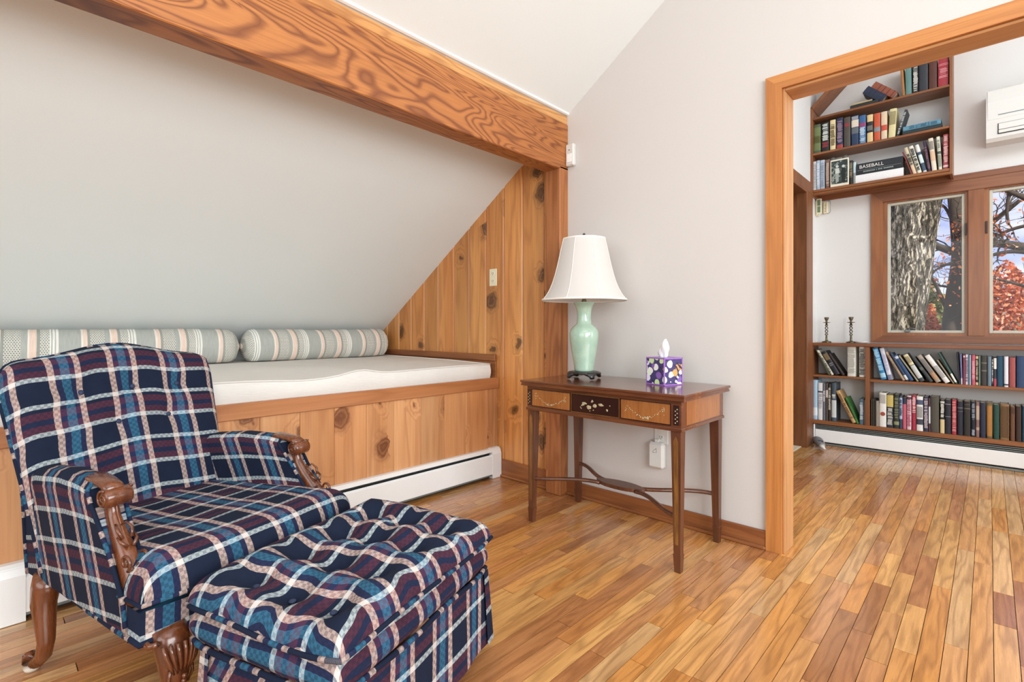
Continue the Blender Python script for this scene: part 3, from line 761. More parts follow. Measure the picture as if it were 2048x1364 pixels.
def shelf_books(Z, rows, where, group, Y=4.958):
    """rows: base px x0, x1, shift of the top in px, px y of the top, cover colour, marks, description"""
    for (x0, x1, dx, yt, colr, marks, desc) in rows:
        A = onY(x0, 600, Y); B = onY(x1, 600, Y); xb = (A.x+B.x)/2; wx = B.x-A.x
        T_ = onY((x0+x1)/2+dx, yt, Y); lean = math.atan2(T_.x-xb, T_.z-Z)
        th = max(.006, wx*math.cos(lean)-.0012); hh = math.hypot(T_.x-xb, T_.z-Z)
        if abs(dx) < 1: lean = 0; hh = T_.z-Z
        dd = min(.165, .60*hh+.03) if hh < .27 else .175
        lab = f'{desc} {where}'
        if len(lab.split()) > 16: print('label LONG', lab)
        if lab in _labels: print('DUP', lab)
        _labels.add(lab)
        o = make_book(th, hh, dd, colr, marks, lab, group)
        o.location = (xb, Y+br_.uniform(-.004, .006), Z+.0006+abs(math.sin(lean))*th/2)
        o.rotation_euler = (0, lean, 0)
Wt, Bk, Nv, Cr = '#e9e6de', '#1e1f23', '#20283f', '#ddd0ae'
shelf_books(.595, [
 (1656, 1661, -26, 700, '#4c5a44', [], 'slim dark green book leaning furthest over'),
 (1662, 1668, -30, 702, '#dcd8c6', [(.1, .9, 't', '#6d6a5c')], 'cream paperback leaning'),
 (1669, 1681, -28, 705, '#23232c', [(.66, .9, 'w', '#b59a68'), (.4, .5, 't', '#8f8f96')], 'thick black hardback with gilt spine leaning'),
 (1683, 1690, -29, 709, '#2b1f1c', [], 'thin dark brown leaning book'),
 (1694.5, 1711, 0, 693, '#dedcd2', [(.1, .9, 't', '#b9b6ab')], 'thick white boxed book standing upright'),
 (1718, 1730, 0, 693, '#e6e3d8', [(.08, .92, 't', '#4b4a45')], 'white book with dark title beside the divider'),
], 'in the corner cubby under the cap', 'books in the upper corner cubby')
shelf_books(.208, [
 (1619, 1625, 0, 755, '#26303f', [(.06, .9, 't', '#aeb8c4')], 'tall slim navy book at the corner'),
 (1626, 1634.5, 0, 760, '#a9c6dc', [(.1, .3, '#dfe9ef')], 'tall pale blue book'),
 (1635.5, 1645, 0, 766, '#e3e5e6', [(.74, .78, '#3a3d48'), (.3, .7, 't', '#a8a8ac')], 'tall white book with grey title'),
 (1645.5, 1650.5, 0, 767, '#6e6c78', [(.5, .8, 't', '#d9d6dc')], 'slim grey-violet book'),
 (1651, 1656, 0, 767, '#575047', [(.62, .82, '#cfcabd')], 'slim grey-brown book with pale label'),
 (1656.5, 1662, 0, 768, '#352b27', [(.3, .9, 't', '#c8bfae')], 'slim dark brown book'),
 (1662.5, 1672, 0, 766, '#45525e', [(.1, .55, '#cdd2cf'), (.6, .7, 't', '#e7e4dc')], 'large grey and white picture book'),
 (1704, 1713, -34, 783, '#c39c66', [(.15, .9, 't', '#7d5a33')], 'tan cloth book leaning'),
 (1713, 1718, -24, 796, '#3f7a35', [(.2, .9, 't', '#2a4f24')], 'bright green book leaning'),
 (1718.5, 1727, 0, 798, '#5d7486', [(.2, .85, 't', '#d4dade')], 'short slate blue book'),
 (1727.5, 1731.5, 0, 800, '#8d8177', [], 'thin taupe book touching the divider'),
], 'in the lowest corner cubby', 'books in the lowest corner cubby')
shelf_books(.582, [
 (1762, 1773.5, -18, 697, '#2f7fb4', [(.06, .2, '#9fcbe0'), (.3, .95, 't', '#a9d6ea')], 'bright blue hardback leaning by the divider'),
 (1776, 1785.5, -18, 697, '#d6d8e4', [(.0, .16, '#7f7f96'), (.3, .8, 't', '#b9b4cf')], 'white book with lilac foot leaning'),
 (1804.5, 1811, -36, 705, '#b29a80', [(.4, .9, 't', '#8c7460')], 'narrow tan book leaning'),
 (1812, 1818.5, -34, 707, '#31425e', [(.04, .2, '#d8dad4')], 'narrow navy book with white foot label leaning'),
 (1819, 1828.5, -34, 712, '#2c4a73', [(.86, .95, '#c9d3e2')], 'blue cloth book leaning'),
 (1833.5, 1838, -38, 712, '#9c967f', [], 'thin olive grey book leaning'),
 (1839, 1850.5, -35, 710, '#3f4448', [(.6, .98, '#e2d3a5'), (.12, .58, '#c9ccc8'), (.7, .9, 'w', '#5a5345')], 'striped book with cream top panel leaning'),
 (1858, 1867.5, -36, 717, '#34393c', [(.5, .6, 'w', '#8f8f86')], 'charcoal book with pale rule leaning'),
 (1871, 1883.5, -40, 713, '#a59a8b', [(.35, .85, 'w', '#6f6f78'), (.1, .4, '#b58d6c')], 'weathered grey and rust book leaning'),
 (1889, 1902, -42, 713, '#e6e3dd', [(.2, .6, 'w', '#8d8b8c')], 'thick white hardback leaning'),
 (1905.5, 1909.5, -33, 721, '#9a8c73', [], 'thin fawn book leaning'),
 (1911, 1916, -36, 706, '#37564d', [(.05, .32, '#ecece4')], 'narrow dark green book with white label leaning'),
 (1917.5, 1921, -5, 705, '#26242c', [], 'thin black book leaning on the upright row'),
 (1921.5, 1925.5, -2, 708, '#7d86b8', [(0, .2, '#dcdfe9')], 'thin periwinkle paperback'),
 (1926, 1930, 0, 709, '#8c3f52', [(.9, .96, '#e7c7cb')], 'thin plum red paperback'),
 (1930.5, 1936.5, 0, 709, '#ded8e0', [(.1, .9, 't', '#7a5f74')], 'white paperback with plum title'),
 (1937, 1939, 0, 710, '#557f92', [], 'very thin teal paperback'),
 (1939.2, 1942, 0, 710, '#b9c8dc', [], 'very thin ice blue paperback'),
 (1943, 1950.5, 0, 710, '#c0596c', [(.2, .8, 't', '#e3a3aa')], 'rose red paperback'),
 (1951, 1956.5, 0, 712, '#3c2f2a', [(.9, .99, '#d9bf91'), (.01, .1, '#dcbf9a'), (.2, .85, 't', '#bfb093')], 'dark brown paperback with cream ends'),
 (1957, 1961, 0, 712, '#6d8277', [], 'thin sage green book'),
 (1962, 1974, 0, 712, '#3b3733', [(.74, .78, '#77716a'), (.48, .52, '#77716a')], 'broad charcoal book with two raised bands'),
 (1975, 1983, 0, 713, '#6c8290', [], 'slate grey-blue cloth book'),
 (1983.5, 1986.5, 0, 714, '#23232a', [(.1, .9, 't', '#d8d8de')], 'thin black book with white title'),
 (1987, 1993, 0, 715, '#3a3a42', [(.6, .97, '#e9e5d8'), (0, .26, '#b24a55')], 'black book with white top and red foot'),
 (1994, 2007, 0, 713, '#1f4a66', [], 'broad deep teal cloth book'),
 (2008, 2017, 0, 713, '#dfe3ea', [(.05, .1, '#4a4c55')], 'glossy white hardback'),
 (2018.5, 2031, 0, 715, '#a04f4c', [], 'dusty brick red cloth book'),
 (2033, 2052, 0, 713, '#2a4266', [], 'thick royal blue cloth book'),
 (2053, 2066, 0, 716, '#4c3a2c', [], 'broad brown cloth book at the frame edge'),
 (2067, 2079, 0, 715, '#303b33', [], 'dark olive cloth book at the frame edge'),
], 'on the long shelf under the window', 'books on the long shelf under the window')
shelf_books(.208, [
 (1741.5, 1745, 0, 799, '#38342c', [], 'thin dark olive booklet by the divider'),
 (1745.3, 1749, 0, 799, '#463f35', [], 'thin dark brown booklet'),
 (1749.2, 1752, 0, 800, '#2c2b27', [], 'thin black booklet'),
 (1752.5, 1755, 0, 802, '#b8ac9b', [], 'very thin beige booklet'),
 (1755.2, 1758, 0, 802, '#a39a8c', [], 'very thin grey-beige booklet'),
 (1758.5, 1772.5, 0, 786, '#e7e4dd', [(.30, .46, 'o', '#9c4a3a'), (.7, .95, 'w', '#a9a49a')], 'thick white hardback with a rust red dot'),
 (1773, 1786.5, 0, 789, '#232c3a', [(.62, .98, '#c9b463'), (.08, .58, 't', '#c9c7bd')], 'black hardback with gold pictured top'),
 (1787.5, 1798, 0, 789, '#2c322a', [(.3, .9, 't', '#7f8168'), (.1, .2, '#8c9068')], 'dark green illustrated hardback'),
 (1798.5, 1804.5, 0, 793, '#34425c', [(.3, .96, '#a9b7d0'), (.4, .9, 't', '#2f3a55')], 'lavender topped navy paperback'),
 (1805, 1812.5, 0, 796, '#c65f70', [(.8, 1.0, '#2b2f45')], 'pink book with navy top'),
 (1813.5, 1822.5, 0, 792, '#e9cdd3', [(.1, .9, 't', '#b25a72'), (.9, .97, '#4a3d44')], 'pale pink hardback with dark pink title'),
 (1823.5, 1832, 0, 791, '#a92e43', [(.5, .95, 't', '#ecc3c6')], 'crimson hardback with pink title'),
 (1833, 1846, 0, 793, '#e8e6e2', [(.76, .9, '#4b5570'), (.18, .34, '#3f4350'), (.4, .7, 'w', '#6f6b66')], 'white hardback with two small dark pictures'),
 (1847, 1856.5, 0, 794, '#2a2c45', [(.1, .95, 't', '#b9a9ae')], 'navy hardback with mottled title'),
 (1857, 1860.5, 0, 797, '#5a3d44', [(.25, .75, '#dfe0e0')], 'thin plum book with white label'),
 (1861, 1878, 0, 794, '#4e4a41', [], 'broad grey-brown cloth book'),
 (1880, 1889, 0, 801, '#20201f', [(0, .42, '#dcc795'), (.92, .97, '#d8d5c8'), (.48, .9, 't', '#d8d5c8')], 'black book with cream lower half'),
 (1890, 1902, 0, 800, '#22252f', [(.86, .88, '#8a8a90'), (.5, .515, '#8a8a90')], 'navy-black cloth book with silver rules'),
 (1903.5, 1913, 0, 800, '#a8343f', [(.1, .95, 't', '#d98d8d')], 'bright red book with pink title'),
 (1914.5, 1926, 0, 803, '#1f2433', [(.8, .82, '#767680'), (.7, .71, '#767680')], 'dark navy cloth book beside the bright red one'),
 (1927.5, 1941, 0, 803, '#2b2724', [(.78, .8, '#77705f'), (.9, .91, '#77705f')], 'broad black-brown cloth book'),
 (1942.5, 1950.5, 0, 804, '#1a2130', [(.5, .95, 't', '#8f97a5'), (.05, .2, 't', '#a0a7b3')], 'narrow midnight blue book'),
 (1951.5, 1959, 0, 805, '#8a6a64', [(.5, .9, '#c0a894'), (.2, .28, '#c0a894')], 'faded mauve paperback'),
 (1960.5, 1971.5, 0, 806, '#262c42', [], 'plain indigo cloth book'),
 (1973.5, 1985, 0, 806, '#b07a3c', [(0, .06, '#6c5d3e'), (.92, 1.0, '#6c5d3e')], 'ochre leather book'),
 (1987, 1998.5, 0, 810, '#1f4a40', [], 'bottle green cloth book'),
 (2000.5, 2018.5, 0, 809, '#8c6842', [(.06, .94, 'w', '#5f4528')], 'broad tan book with patterned spine'),
 (2020.5, 2030, 0, 813, '#6b4630', [(.8, .95, 'w', '#493020')], 'russet brown cloth book'),
 (2031.5, 2043, 0, 813, '#3a2620', [], 'dark chocolate brown cloth book'),
 (2044.5, 2056, 0, 813, '#27485c', [], 'petrol blue cloth book'),
 (2057.5, 2070, 0, 812, '#5a5348', [], 'stone grey cloth book at the frame edge'),
], 'on the bottom shelf under the window', 'books on the bottom shelf under the window')
shelf_books(2.182, [
 (1625, 1632, 0, 323, '#d4d6d6', [(.1, .9, 't', '#b4b9be')], 'pearl grey paperback next to the bookcase side'),
 (1632.5, 1639.5, 0, 321, '#a9bccf', [(.1, .9, 't', '#dbe4ea')], 'powder blue paperback'),
 (1640, 1649, 0, 320, '#b3bfce', [(.1, .9, 't', '#8b97a8')], 'grey-blue paperback'),
 (1651, 1659, 0, 320, '#7c5c50', [(.1, .9, 't', '#c9b4a4')], 'brown paperback behind the framed photo'),
 (1699, 1705.5, 0, 321, '#201e1d', [(.3, .9, 't', '#8f8468')], 'black paperback behind the framed photo'),
 (1706, 1712, 0, 324, '#8e9492', [(.5, .98, '#bcd0d6')], 'grey paperback beside the black one'),
 (1821.5, 1825, -18, 304, '#7a2f2e', [], 'thin maroon leaning book'),
 (1826, 1834, -19, 296, '#cfc2a2', [(.0, .3, '#dfc3a4'), (.35, .75, 't', '#2d2b28')], 'cream thriller with black block title leaning'),
 (1835, 1844, -18, 293, '#dfdcc8', [(.1, .9, 't', '#3a3a3c')], 'ivory book with black title leaning'),
 (1846, 1854, -17, 289, '#3c4f66', [(.72, .98, '#e0dfda'), (.33, .62, '#cfe0e0'), (0, .06, '#cfc9c9')], 'blue and white striped book leaning'),
 (1856, 1862.5, -11, 282, '#35253f', [(.1, .8, 't', '#7a5560')], 'deep purple book leaning'),
 (1864, 1874, -8, 277, '#ddd2be', [(.3, .6, '#d7b493'), (.65, .9, 'w', '#5c5a55')], 'cream novel with orange print leaning'),
 (1877, 1884.5, -5, 273, '#dcdcc6', [(.48, .56, '#4b5a50'), (.1, .45, 'w', '#6c7168'), (.6, .9, 't', '#8e9384')], 'ivory novel with a green band leaning'),
 (1886, 1897, 0, 268, '#a8444c', [(.06, .12, '#e7c9c9'), (.2, .95, 't', '#e5b6b4')], 'rose red novel against the bookcase side'),
], 'on the lowest shelf of the upper bookcase', 'books on the lowest shelf of the upper bookcase')
shelf_books(2.498, [
 (1626, 1641, 0, 249, '#4f5f45', [(.1, .9, '#6d7a4c'), (.35, .6, '#8f8b45')], 'mossy green book'),
 (1643, 1658, 0, 245, '#18181a', [(.38, .95, 't', '#cfd6cf'), (.16, .32, 't', '#8c2f38')], 'black thriller with huge white title'),
 (1660, 1671, 0, 240, '#dccb9c', [(.15, .85, 't', '#7c6c4a')], 'straw yellow hardback'),
 (1673, 1685.5, 0, 236, '#20264a', [(0, .13, '#a23a34'), (.2, .9, 't', '#8f7a8c')], 'navy hardback with red foot'),
 (1687, 1700.5, 0, 234, '#4b433c', [(.62, .86, 'o', '#8f2c34')], 'grey-brown hardback with a red disc'),
 (1702.5, 1717, 0, 231, '#1f3557', [(.62, .86, '#d9cdbb'), (.4, .6, '#5d646c'), (.88, .97, 'w', '#cfd2d8')], 'navy hardback with a pale portrait'),
 (1718.5, 1731.5, 0, 231, '#2f5d90', [(.6, .74, '#8f3a68'), (.05, .58, 't', '#b9cfdf')], 'bright blue hardback with magenta band'),
 (1733.5, 1745.5, 0, 229, '#dcc08a', [(.36, .75, '#1f1f1e'), (.45, .6, 'w', '#9c9c94')], 'buff hardback with a black label'),
 (1747.5, 1760.5, 0, 226, '#c2512f', [(.34, .5, '#7e8a90')], 'orange-red hardback with grey band'),
 (1762, 1774, 0, 223, '#d9c3a4', [(.32, .52, '#c24b34')], 'oatmeal hardback with orange-red band'),
 (1776, 1790, 3.5, 217, '#d8cd9a', [(.45, .9, 'w', '#8b8058')], 'thick pale yellow hardback'),
 (1791, 1797, 18, 219, '#2c3136', [(.1, .9, 't', '#aab0b0')], 'glossy black book leaning against a yellow one'),
], 'on the middle shelf of the upper bookcase', 'books on the middle shelf of the upper bookcase')
shelf_books(2.803, [
 (1804.5, 1810.5, -5, 128, '#a3703c', [], 'slim tan book'),
 (1811, 1823.5, -1, 126, '#5f8480', [], 'faded teal hardback'),
 (1825, 1836.5, 0, 124, '#1c1b1c', [(.05, .95, 't', '#c6c6c0')], 'black hardback with white title'),
 (1838, 1856, 0, 122, '#2b2f36', [], 'broad charcoal hardback'),
 (1857.5, 1874, 0, 118, '#532c20', [], 'chestnut brown hardback'),
 (1876, 1897, 0, 112, '#9f2f3a', [(.74, .755, '#d98f93'), (.70, .715, '#d98f93'), (.3, .6, 't', '#cf8087')], 'broad red hardback with pink rules'),
], 'on the top shelf of the upper bookcase', 'books on the top shelf of the upper bookcase')

def flat_book(x0, x1, z, th, dep, colr, label, group, Y=4.955, rot=(0, 0, 0), marks=()):
    o = make_book(th, x1-x0, dep, colr, marks, label, group)
    o.rotation_euler = Matrix.Rotation(PI/2, 3, 'Y').to_euler() if rot == (0, 0, 0) else rot
    o.location = (x0, Y, z+th/2+.0006)
    return o
G = 'books lying flat in the upper bookcase'
def X_(px): return onY(px, 300, 4.955).x
flat_book(X_(1711), X_(1807), 2.182, .066, .17, '#e9e9e9', 'thick white book lying flat under the big black baseball book', G)
bb = flat_book(X_(1712), X_(1806), 2.249, .090, .17, '#1d2228', 'thick black baseball book lying flat on a thick white book', G, marks=[(.18, .92, 't', '#1d2228')])
for ch in [c_ for c_ in bb.children if c_.name.startswith('lettering')]: bpy.data.objects.remove(ch)
def text_mesh(name, body, size, mat, parent, loc, rot, ext=.0006):
    cu = bpy.data.curves.new('lettering', 'FONT'); cu.body = body; cu.size = size; cu.extrude = ext; cu.align_x = 'LEFT'; cu.resolution_u = 3
    to = bpy.data.objects.new('lettering_tmp', cu); C.objects.link(to)
    bpy.context.view_layer.update()
    me = bpy.data.meshes.new_from_object(to.evaluated_get(bpy.context.evaluated_depsgraph_get()))
    bpy.data.objects.remove(to); me.name = name; me.materials.clear(); me.materials.append(mat)
    o = bpy.data.objects.new(name, me); C.objects.link(o); o.parent = parent; o.location = loc; o.rotation_euler = rot; return o
# in the lying book local z runs along the shelf, local -x points up
L = X_(1806)-X_(1712)
Rm = Matrix(((0, -1, 0), (0, 0, -1), (1, 0, 0))).to_euler()
text_mesh('title_lettering', 'BASEBALL', .037, bookmat('#e4e2dc'), bb, (-.003, -.0012, .022), Rm).scale = (1.0, 1, 1)
q = MB()
z = .05
while z < L-.06:
    l = br_.uniform(.004, .010); q.box((.020, -.0014, z), (.030, .0004, z+l)); z += l+.0025
    if br_.random() < .18: z += .006
q.box((.0105, -.0013, .01), (.0118, .0004, L-.01)); q.build('subtitle_lettering', bookmat('#8f9a98'), bb, world=False)
flat_book(X_(1805), X_(1884), 2.498, .030, .16, '#1f2f33', 'dark green book lying flat under the light blue one', G)
o = flat_book(X_(1806), X_(1882), 2.529, .034, .155, '#5d8ea4', 'light blue book lying askew on a dark green one', G, marks=[(.15, .9, 't', '#3c6b82')])
flat_book(X_(1700), X_(1757), 2.803, .028, .16, '#23282a', 'black book lying flat on the top shelf', G)
flat_book(X_(1702), X_(1744), 2.832, .012, .15, '#b8a67c', 'thin worn tan book lying on the black one on the top shelf', G)
for (cx, cz, th, ln, an, colr, lab) in ((1768, 2.803, .062, .165, -48, '#1d2740', 'thick navy leather book tumbled on the top shelf'),
                                        (1790, 2.812, .050, .19, -47, '#8a4a34', 'worn brown leather book tumbled over the navy one')):
    o = make_book(th, ln, .15, colr, [(.1, .12, '#0f1626'), (.3, .32, '#0f1626'), (.5, .52, '#0f1626'), (.7, .72, '#0f1626')] if 'navy' in lab else [(.85, .97, '#c29a62')], lab, G)
    o.rotation_euler = (0, math.radians(an), 0); o.location = (X_(cx), 4.955, cz+math.sin(math.radians(48))*th/2)

# framed photograph leaning in front of the books
a = onY(1661, 376, 4.952); b_ = onY(1698, 366, 4.952)
pf = tag(empty('photo_frame', ((a.x+b_.x)/2, 4.952, 2.1826)), 'small black and white photo in a cream frame on the upper bookcase', 'picture frame')
cx, hw_, hh_ = (a.x+b_.x)/2, (b_.x-a.x)/2, .225
MB().box((cx-hw_, 4.944, 2.1828), (cx+hw_, 4.952, 2.1828+hh_), .002).build('mount', plain('cream_mount', '#e6e0cc', .6), pf)
PH = bpy.data.materials.new('photo_print'); t = NT(PH)
g = t.n('ShaderNodeTexCoord').outputs['Object']
nz = t.n('ShaderNodeTexNoise', {'Vector': g, 'Scale': 42.0, 'Detail': 3.0}).outputs[0]
t.out(bsdf(t, t.ramp(nz, [(.4, '#1f2a28'), (.56, '#3c4a46'), (.62, '#a9b2a9'), (.7, '#39433f')]), .3))
MB().box((cx-hw_+.008, 4.9425, 2.1828+.02), (cx+hw_-.008, 4.944, 2.1828+hh_-.012)).build('print', PH, pf)
gw = plain('photo_grey', '#c9cfc8', .4); gk = plain('photo_dark', '#161c1b', .4)
for (dx, dz, s_, m1, m2) in ((-.016, .035, .9, gw, plain('photo_mid', '#9aa39c', .4)), (.028, .03, 1.0, gk, gw)):
    q = MB(); q.prism([(cx+dx-.012*s_, 2.1828+dz), (cx+dx+.012*s_, 2.1828+dz), (cx+dx+.013*s_, 2.1828+dz+.075), (cx+dx-.013*s_, 2.1828+dz+.075)], 'Y', 4.9413, 4.9425); q.build('figure', m2 if dx < 0 else m1, pf)
    q = MB(); q.prism([(cx+dx-.016*s_, 2.1828+dz+.072), (cx+dx+.016*s_, 2.1828+dz+.072), (cx+dx+.014*s_, 2.1828+dz+.115), (cx+dx-.014*s_, 2.1828+dz+.115)], 'Y', 4.9411, 4.9425); q.build('figure', m1, pf)
    q = MB(); q.prism(arcpath(cx+dx, 2.1828+dz+.130, .011, 0, 2*PI*.94, 12), 'Y', 4.9411, 4.9425); q.build('figure', gw, pf)
ST = plain('river_stone', '#6a6560', .5, var=.2)
for (px_, r_, lab) in ((1666, .026, 'dark round stone behind one corner of the framed photo'), (1691, .024, 'black round stone behind the other corner of the framed photo')):
    c0 = onY(px_, 328, 5.0); zz = 2.182
    q = MB(); q.lathe([(.001, zz), (.022, zz+.002), (.02, zz+.012), (.006, zz+.03), (.006, zz+.215), (.012, zz+.222), (r_, zz+.235), (r_*.9, zz+.252), (r_*.4, zz+.264), (.001, zz+.266)], (c0.x, 5.0, 0), 14)
    q.build('knobbed_ornament', ST, origin=(c0.x, 5.0, zz)); bpy.data.objects[-1] if False else None
    tag([x for x in C.objects if x.name.startswith('knobbed_ornament')][-1], lab.replace('stone', 'knobbed ornament'), 'ornament', 'ornaments behind the photo')

# ------------------------------------------------------------------ library fittings
h2 = tag(empty('baseboard_heater', (0, 4.95, 0)), 'long white baseboard heater below the low bookcase', 'heater')
hx0, hx1 = LX+.035, 1.5
MB().box((hx0, 4.945, .026), (hx1, 4.953, .130), .003).build('front_cover', WHITE_METAL, h2)
MB().box((hx0, 4.99, .004), (hx1, 5.05, .172)).build('back_plate', DARK_GAP, h2)
for z in (.136, .149, .162): MB().box((hx0, 4.948, z), (hx1, 4.952, z+.007), .001).build('grille_bar', GREY_FIN, h2)
MB().box((hx0-.014, 4.946, .01), (hx0-.002, 5.04, .170), .003).build('end_cap', WHITE_METAL, h2)
MB().box((hx0, 4.95, .002), (hx1, 4.96, .016)).build('bottom_lip', GREY_FIN, h2)

ac = tag(empty('air_conditioner', (.40, FY, 2.33)), 'white wall mounted air conditioner beside the tall bookcase', 'air conditioner')
ax0, ax1 = -.018, .86
sec = [(FY, 2.330), (4.975, 2.322), (4.953, 2.345), (4.948, 2.46), (4.952, 2.60), (4.965, 2.68), (4.99, 2.702), (FY, 2.702)]
MB().prism(sec, 'X', ax0, ax1).build('housing', WHITE_PLASTIC, ac)
MB().prism([(4.9465, 2.475), (4.946, 2.60), (4.958, 2.683), (4.966, 2.68), (4.953, 2.60), (4.95, 2.475)], 'X', ax0+.008, ax1-.008).build('front_panel', WHITE_PLASTIC, ac)
MB().box((ax0+.062, 4.944, 2.498), (ax1-.062, 4.9485, 2.504)).build('panel_groove', GREY_FIN, ac)
MB().box((ax0+.060, 4.9462, 2.366), (ax1-.060, 4.9505, 2.440)).build('outlet_gap', DARK_GAP, ac)
MB().box((ax0+.064, 4.943, 2.396), (ax1-.064, 4.9485, 2.438), .002).build('louvre', WHITE_PLASTIC, ac)
MB().box((ax0+.064, 4.943, 2.371), (ax1-.064, 4.9485, 2.393), .002).build('louvre', WHITE_PLASTIC, ac)

tm = tag(empty('thermostat', (-1.09, FY, 2.05)), 'cream wall thermometer with two green displays in the library corner', 'thermostat')
MB().box((-1.140+.015, FY-.05, 1.992), (-1.095, FY-.004, 2.125), .006).build('housing', CREAM_PLASTIC, tm)
MB().box((-1.122+.010, FY-.064, 2.0), (-1.072, FY-.048, 2.135), .004).build('front', CREAM_PLASTIC, tm)
LCD = plain('green_lcd', '#6b8263', .3)
MB().box((-1.104, FY-.0655, 2.072), (-1.080, FY-.063, 2.125), .001).build('display', LCD, tm)
MB().box((-1.104, FY-.0655, 2.012), (-1.080, FY-.063, 2.066), .001).build('display', LCD, tm)
t2 = tag(empty('thermometer_bracket', (-1.04, FY, 2.05)), 'pale wall control with small print hanging beside the cream thermometer', 'control')
t2.name = 'wall_control'
MB().box((-1.066, FY-.03, 2.005), (-1.030, FY-.003, 2.105), .004).build('housing', CREAM_PLASTIC, t2)
q = MB()
for k in range(6): q.box((-1.055+.004*(k % 2), FY-.0312, 2.018+k*.013), (-1.043, FY-.0298, 2.024+k*.013))
q.build('print', plain('tan_print', '#a98a55', .6), t2)
MB().sweep([(-1.032, FY-.02, 2.112), (-1.018, FY-.02, 2.110), (-1.013, FY-.02, 2.10), (-1.013, FY-.02, 2.02), (-1.018, FY-.02, 2.006), (-1.035, FY-.02, 2.0)], .0022, 6).build('wire_bracket', GREY_FIN, t2)

def candlestick(cx, cy, z, label):
    o = tag(empty('candlestick', (cx, cy, z)), label, 'candlestick', 'twisted brass candlesticks')
    MB().lathe([(.001, z), (.036, z), (.037, z+.004), (.033, z+.010), (.014, z+.015), (.008, z+.022), (.009, z+.034), (.006, z+.062), (.008, z+.068), (.001, z+.070)], (cx, cy, 0), 18).build('base', BRASS, o)
    q = MB()
    for ph in (0, PI):
        pts = [(cx+.0095*math.cos(ph+2*PI*1.5*k/30), cy+.0095*math.sin(ph+2*PI*1.5*k/30), z+.066+.085*k/30) for k in range(31)]
        q.sweep(pts, .0036, 7)
    q.build('twisted_stem', BRASS, o)
    MB().lathe([(.001, z+.148), (.008, z+.149), (.007, z+.168), (.028, z+.172), (.029, z+.175), (.007, z+.177), (.008, z+.186), (.017, z+.206), (.0175, z+.218), (.013, z+.217), (.011, z+.20), (.001, z+.198)], (cx, cy, 0), 18).build('candle_cup', BRASS, o)
candlestick(-1.022, 5.03, .8705, 'brass candlestick with open twisted stem, nearer the library corner')
candlestick(-.844, 5.03, .8705, 'brass candlestick with open twisted stem beside the window casing')
q = MB().lathe([(.001, .8712), (.040, .8712), (.048, .880), (.049, .886), (.043, .884), (.038, .878), (.001, .876)], (-.775, 5.03, 0), 20)
tag(q.build('dish', WHITE_PLASTIC, origin=(-.775, 5.03, .871)), 'small white dish on the cap beside a candlestick', 'dish')

gg = tag(empty('handheld_gadget', (-1.03, 4.84, 0)), 'small grey rounded gadget lying on the floor against the heater corner', 'gadget')
g0, g1 = Vector((-1.075, 4.90, .062)), Vector((-.985, 4.72, .026))
pts = [g0+(g1-g0)*k/8 for k in range(9)]; rad = [(.014, .010), (.033, .024), (.038, .030), (.039, .032), (.038, .031), (.036, .029), (.032, .025), (.024, .019), (.012, .010)]
MB().sweep(pts, rad, 14).build('body', plain('grey_plastic', '#77767a', .4), gg)
m_ = g0+(g1-g0)*.70; MB().box((m_.x-.018, m_.y-.003, m_.z+.022), (m_.x+.018, m_.y+.003, m_.z+.031), .001).build('slot', DARK_GAP, gg)
MB().sweep([g0+(g1-g0)*.84, g1, g1+Vector((.02, -.02, -.008))], [(.0265, .0215), (.015, .012), (.006, .005)], 12).build('tip', WHITE_PLASTIC, gg)

# ------------------------------------------------------------------ inlaid console table
tb = tag(empty('console_table', (-1.32, 2.16, 0)), 'antique mahogany console table with inlaid drawer fronts and a curved cross stretcher', 'table')
TX0, TX1, TY0, TY1, TZ = -1.765, -.878, 1.925, 2.415, .730
mb = MB()
mb.box((TX0, TY0, TZ-.012), (TX1, TY1, TZ), .003); mb.box((TX0+.006, TY0+.006, TZ-.020), (TX1-.006, TY1-.006, TZ-.012)); mb.box((TX0+.003, TY0+.003, TZ-.028), (TX1-.003, TY1-.003, TZ-.020), .002)
mb.build('tabletop', MAHOG, tb)
AX0, AX1, AY0, AY1, AZ0, AZ1 = -1.737, -.905, 1.950, 2.392, .585, .702
mb = MB().box((AX0, AY0+.003, AZ0), (AX1, AY1, AZ1)); mb.build('apron', MAHOG, tb)
MB().box((AX1, AY0+.05, AZ0+.012), (AX1+.0015, AY1-.045, AZ1-.002)).build('side_veneer', SATIN, tb)
mb = MB(); mb.box((AX0-.004, AY0-.005, AZ0-.008), (AX1+.005, AY0+.04, AZ0+.006), .002); mb.box((AX1-.04, AY0+.04, AZ0-.008), (AX1+.005, AY1+.003, AZ0+.006), .002)
mb.box((AX0-.004, AY0+.04, AZ0-.008), (AX0+.04, AY1+.003, AZ0+.006), .002); mb.build('lower_moulding', MAHOG, tb)
def garland(q, x0, x1, zt, zb, y, n, seed):
    r = random.Random(seed)
    for k in range(n):
        u = k/(n-1); x = x0+(x1-x0)*u; z = zb+(zt-zb)*(2*u-1)**2
        q.ball((x+r.uniform(-.002, .002), y, z+r.uniform(-.004, .004)), r.uniform(.0018, .0035), 7, 5, (1, .35, 1))
    for xx in (x0, x1):
        for k in range(5): q.ball((xx+r.uniform(-.006, .006), y, zt+r.uniform(-.026, .006)), r.uniform(.0015, .003), 7, 5, (1, .35, 1))
    for k in range(6): q.ball(((x0+x1)/2+r.uniform(-.02, .02), y, zb+r.uniform(-.005, .006)), r.uniform(.0025, .0045), 7, 5, (1, .35, 1))
PZ0, PZ1 = AZ0+.016, AZ1-.018
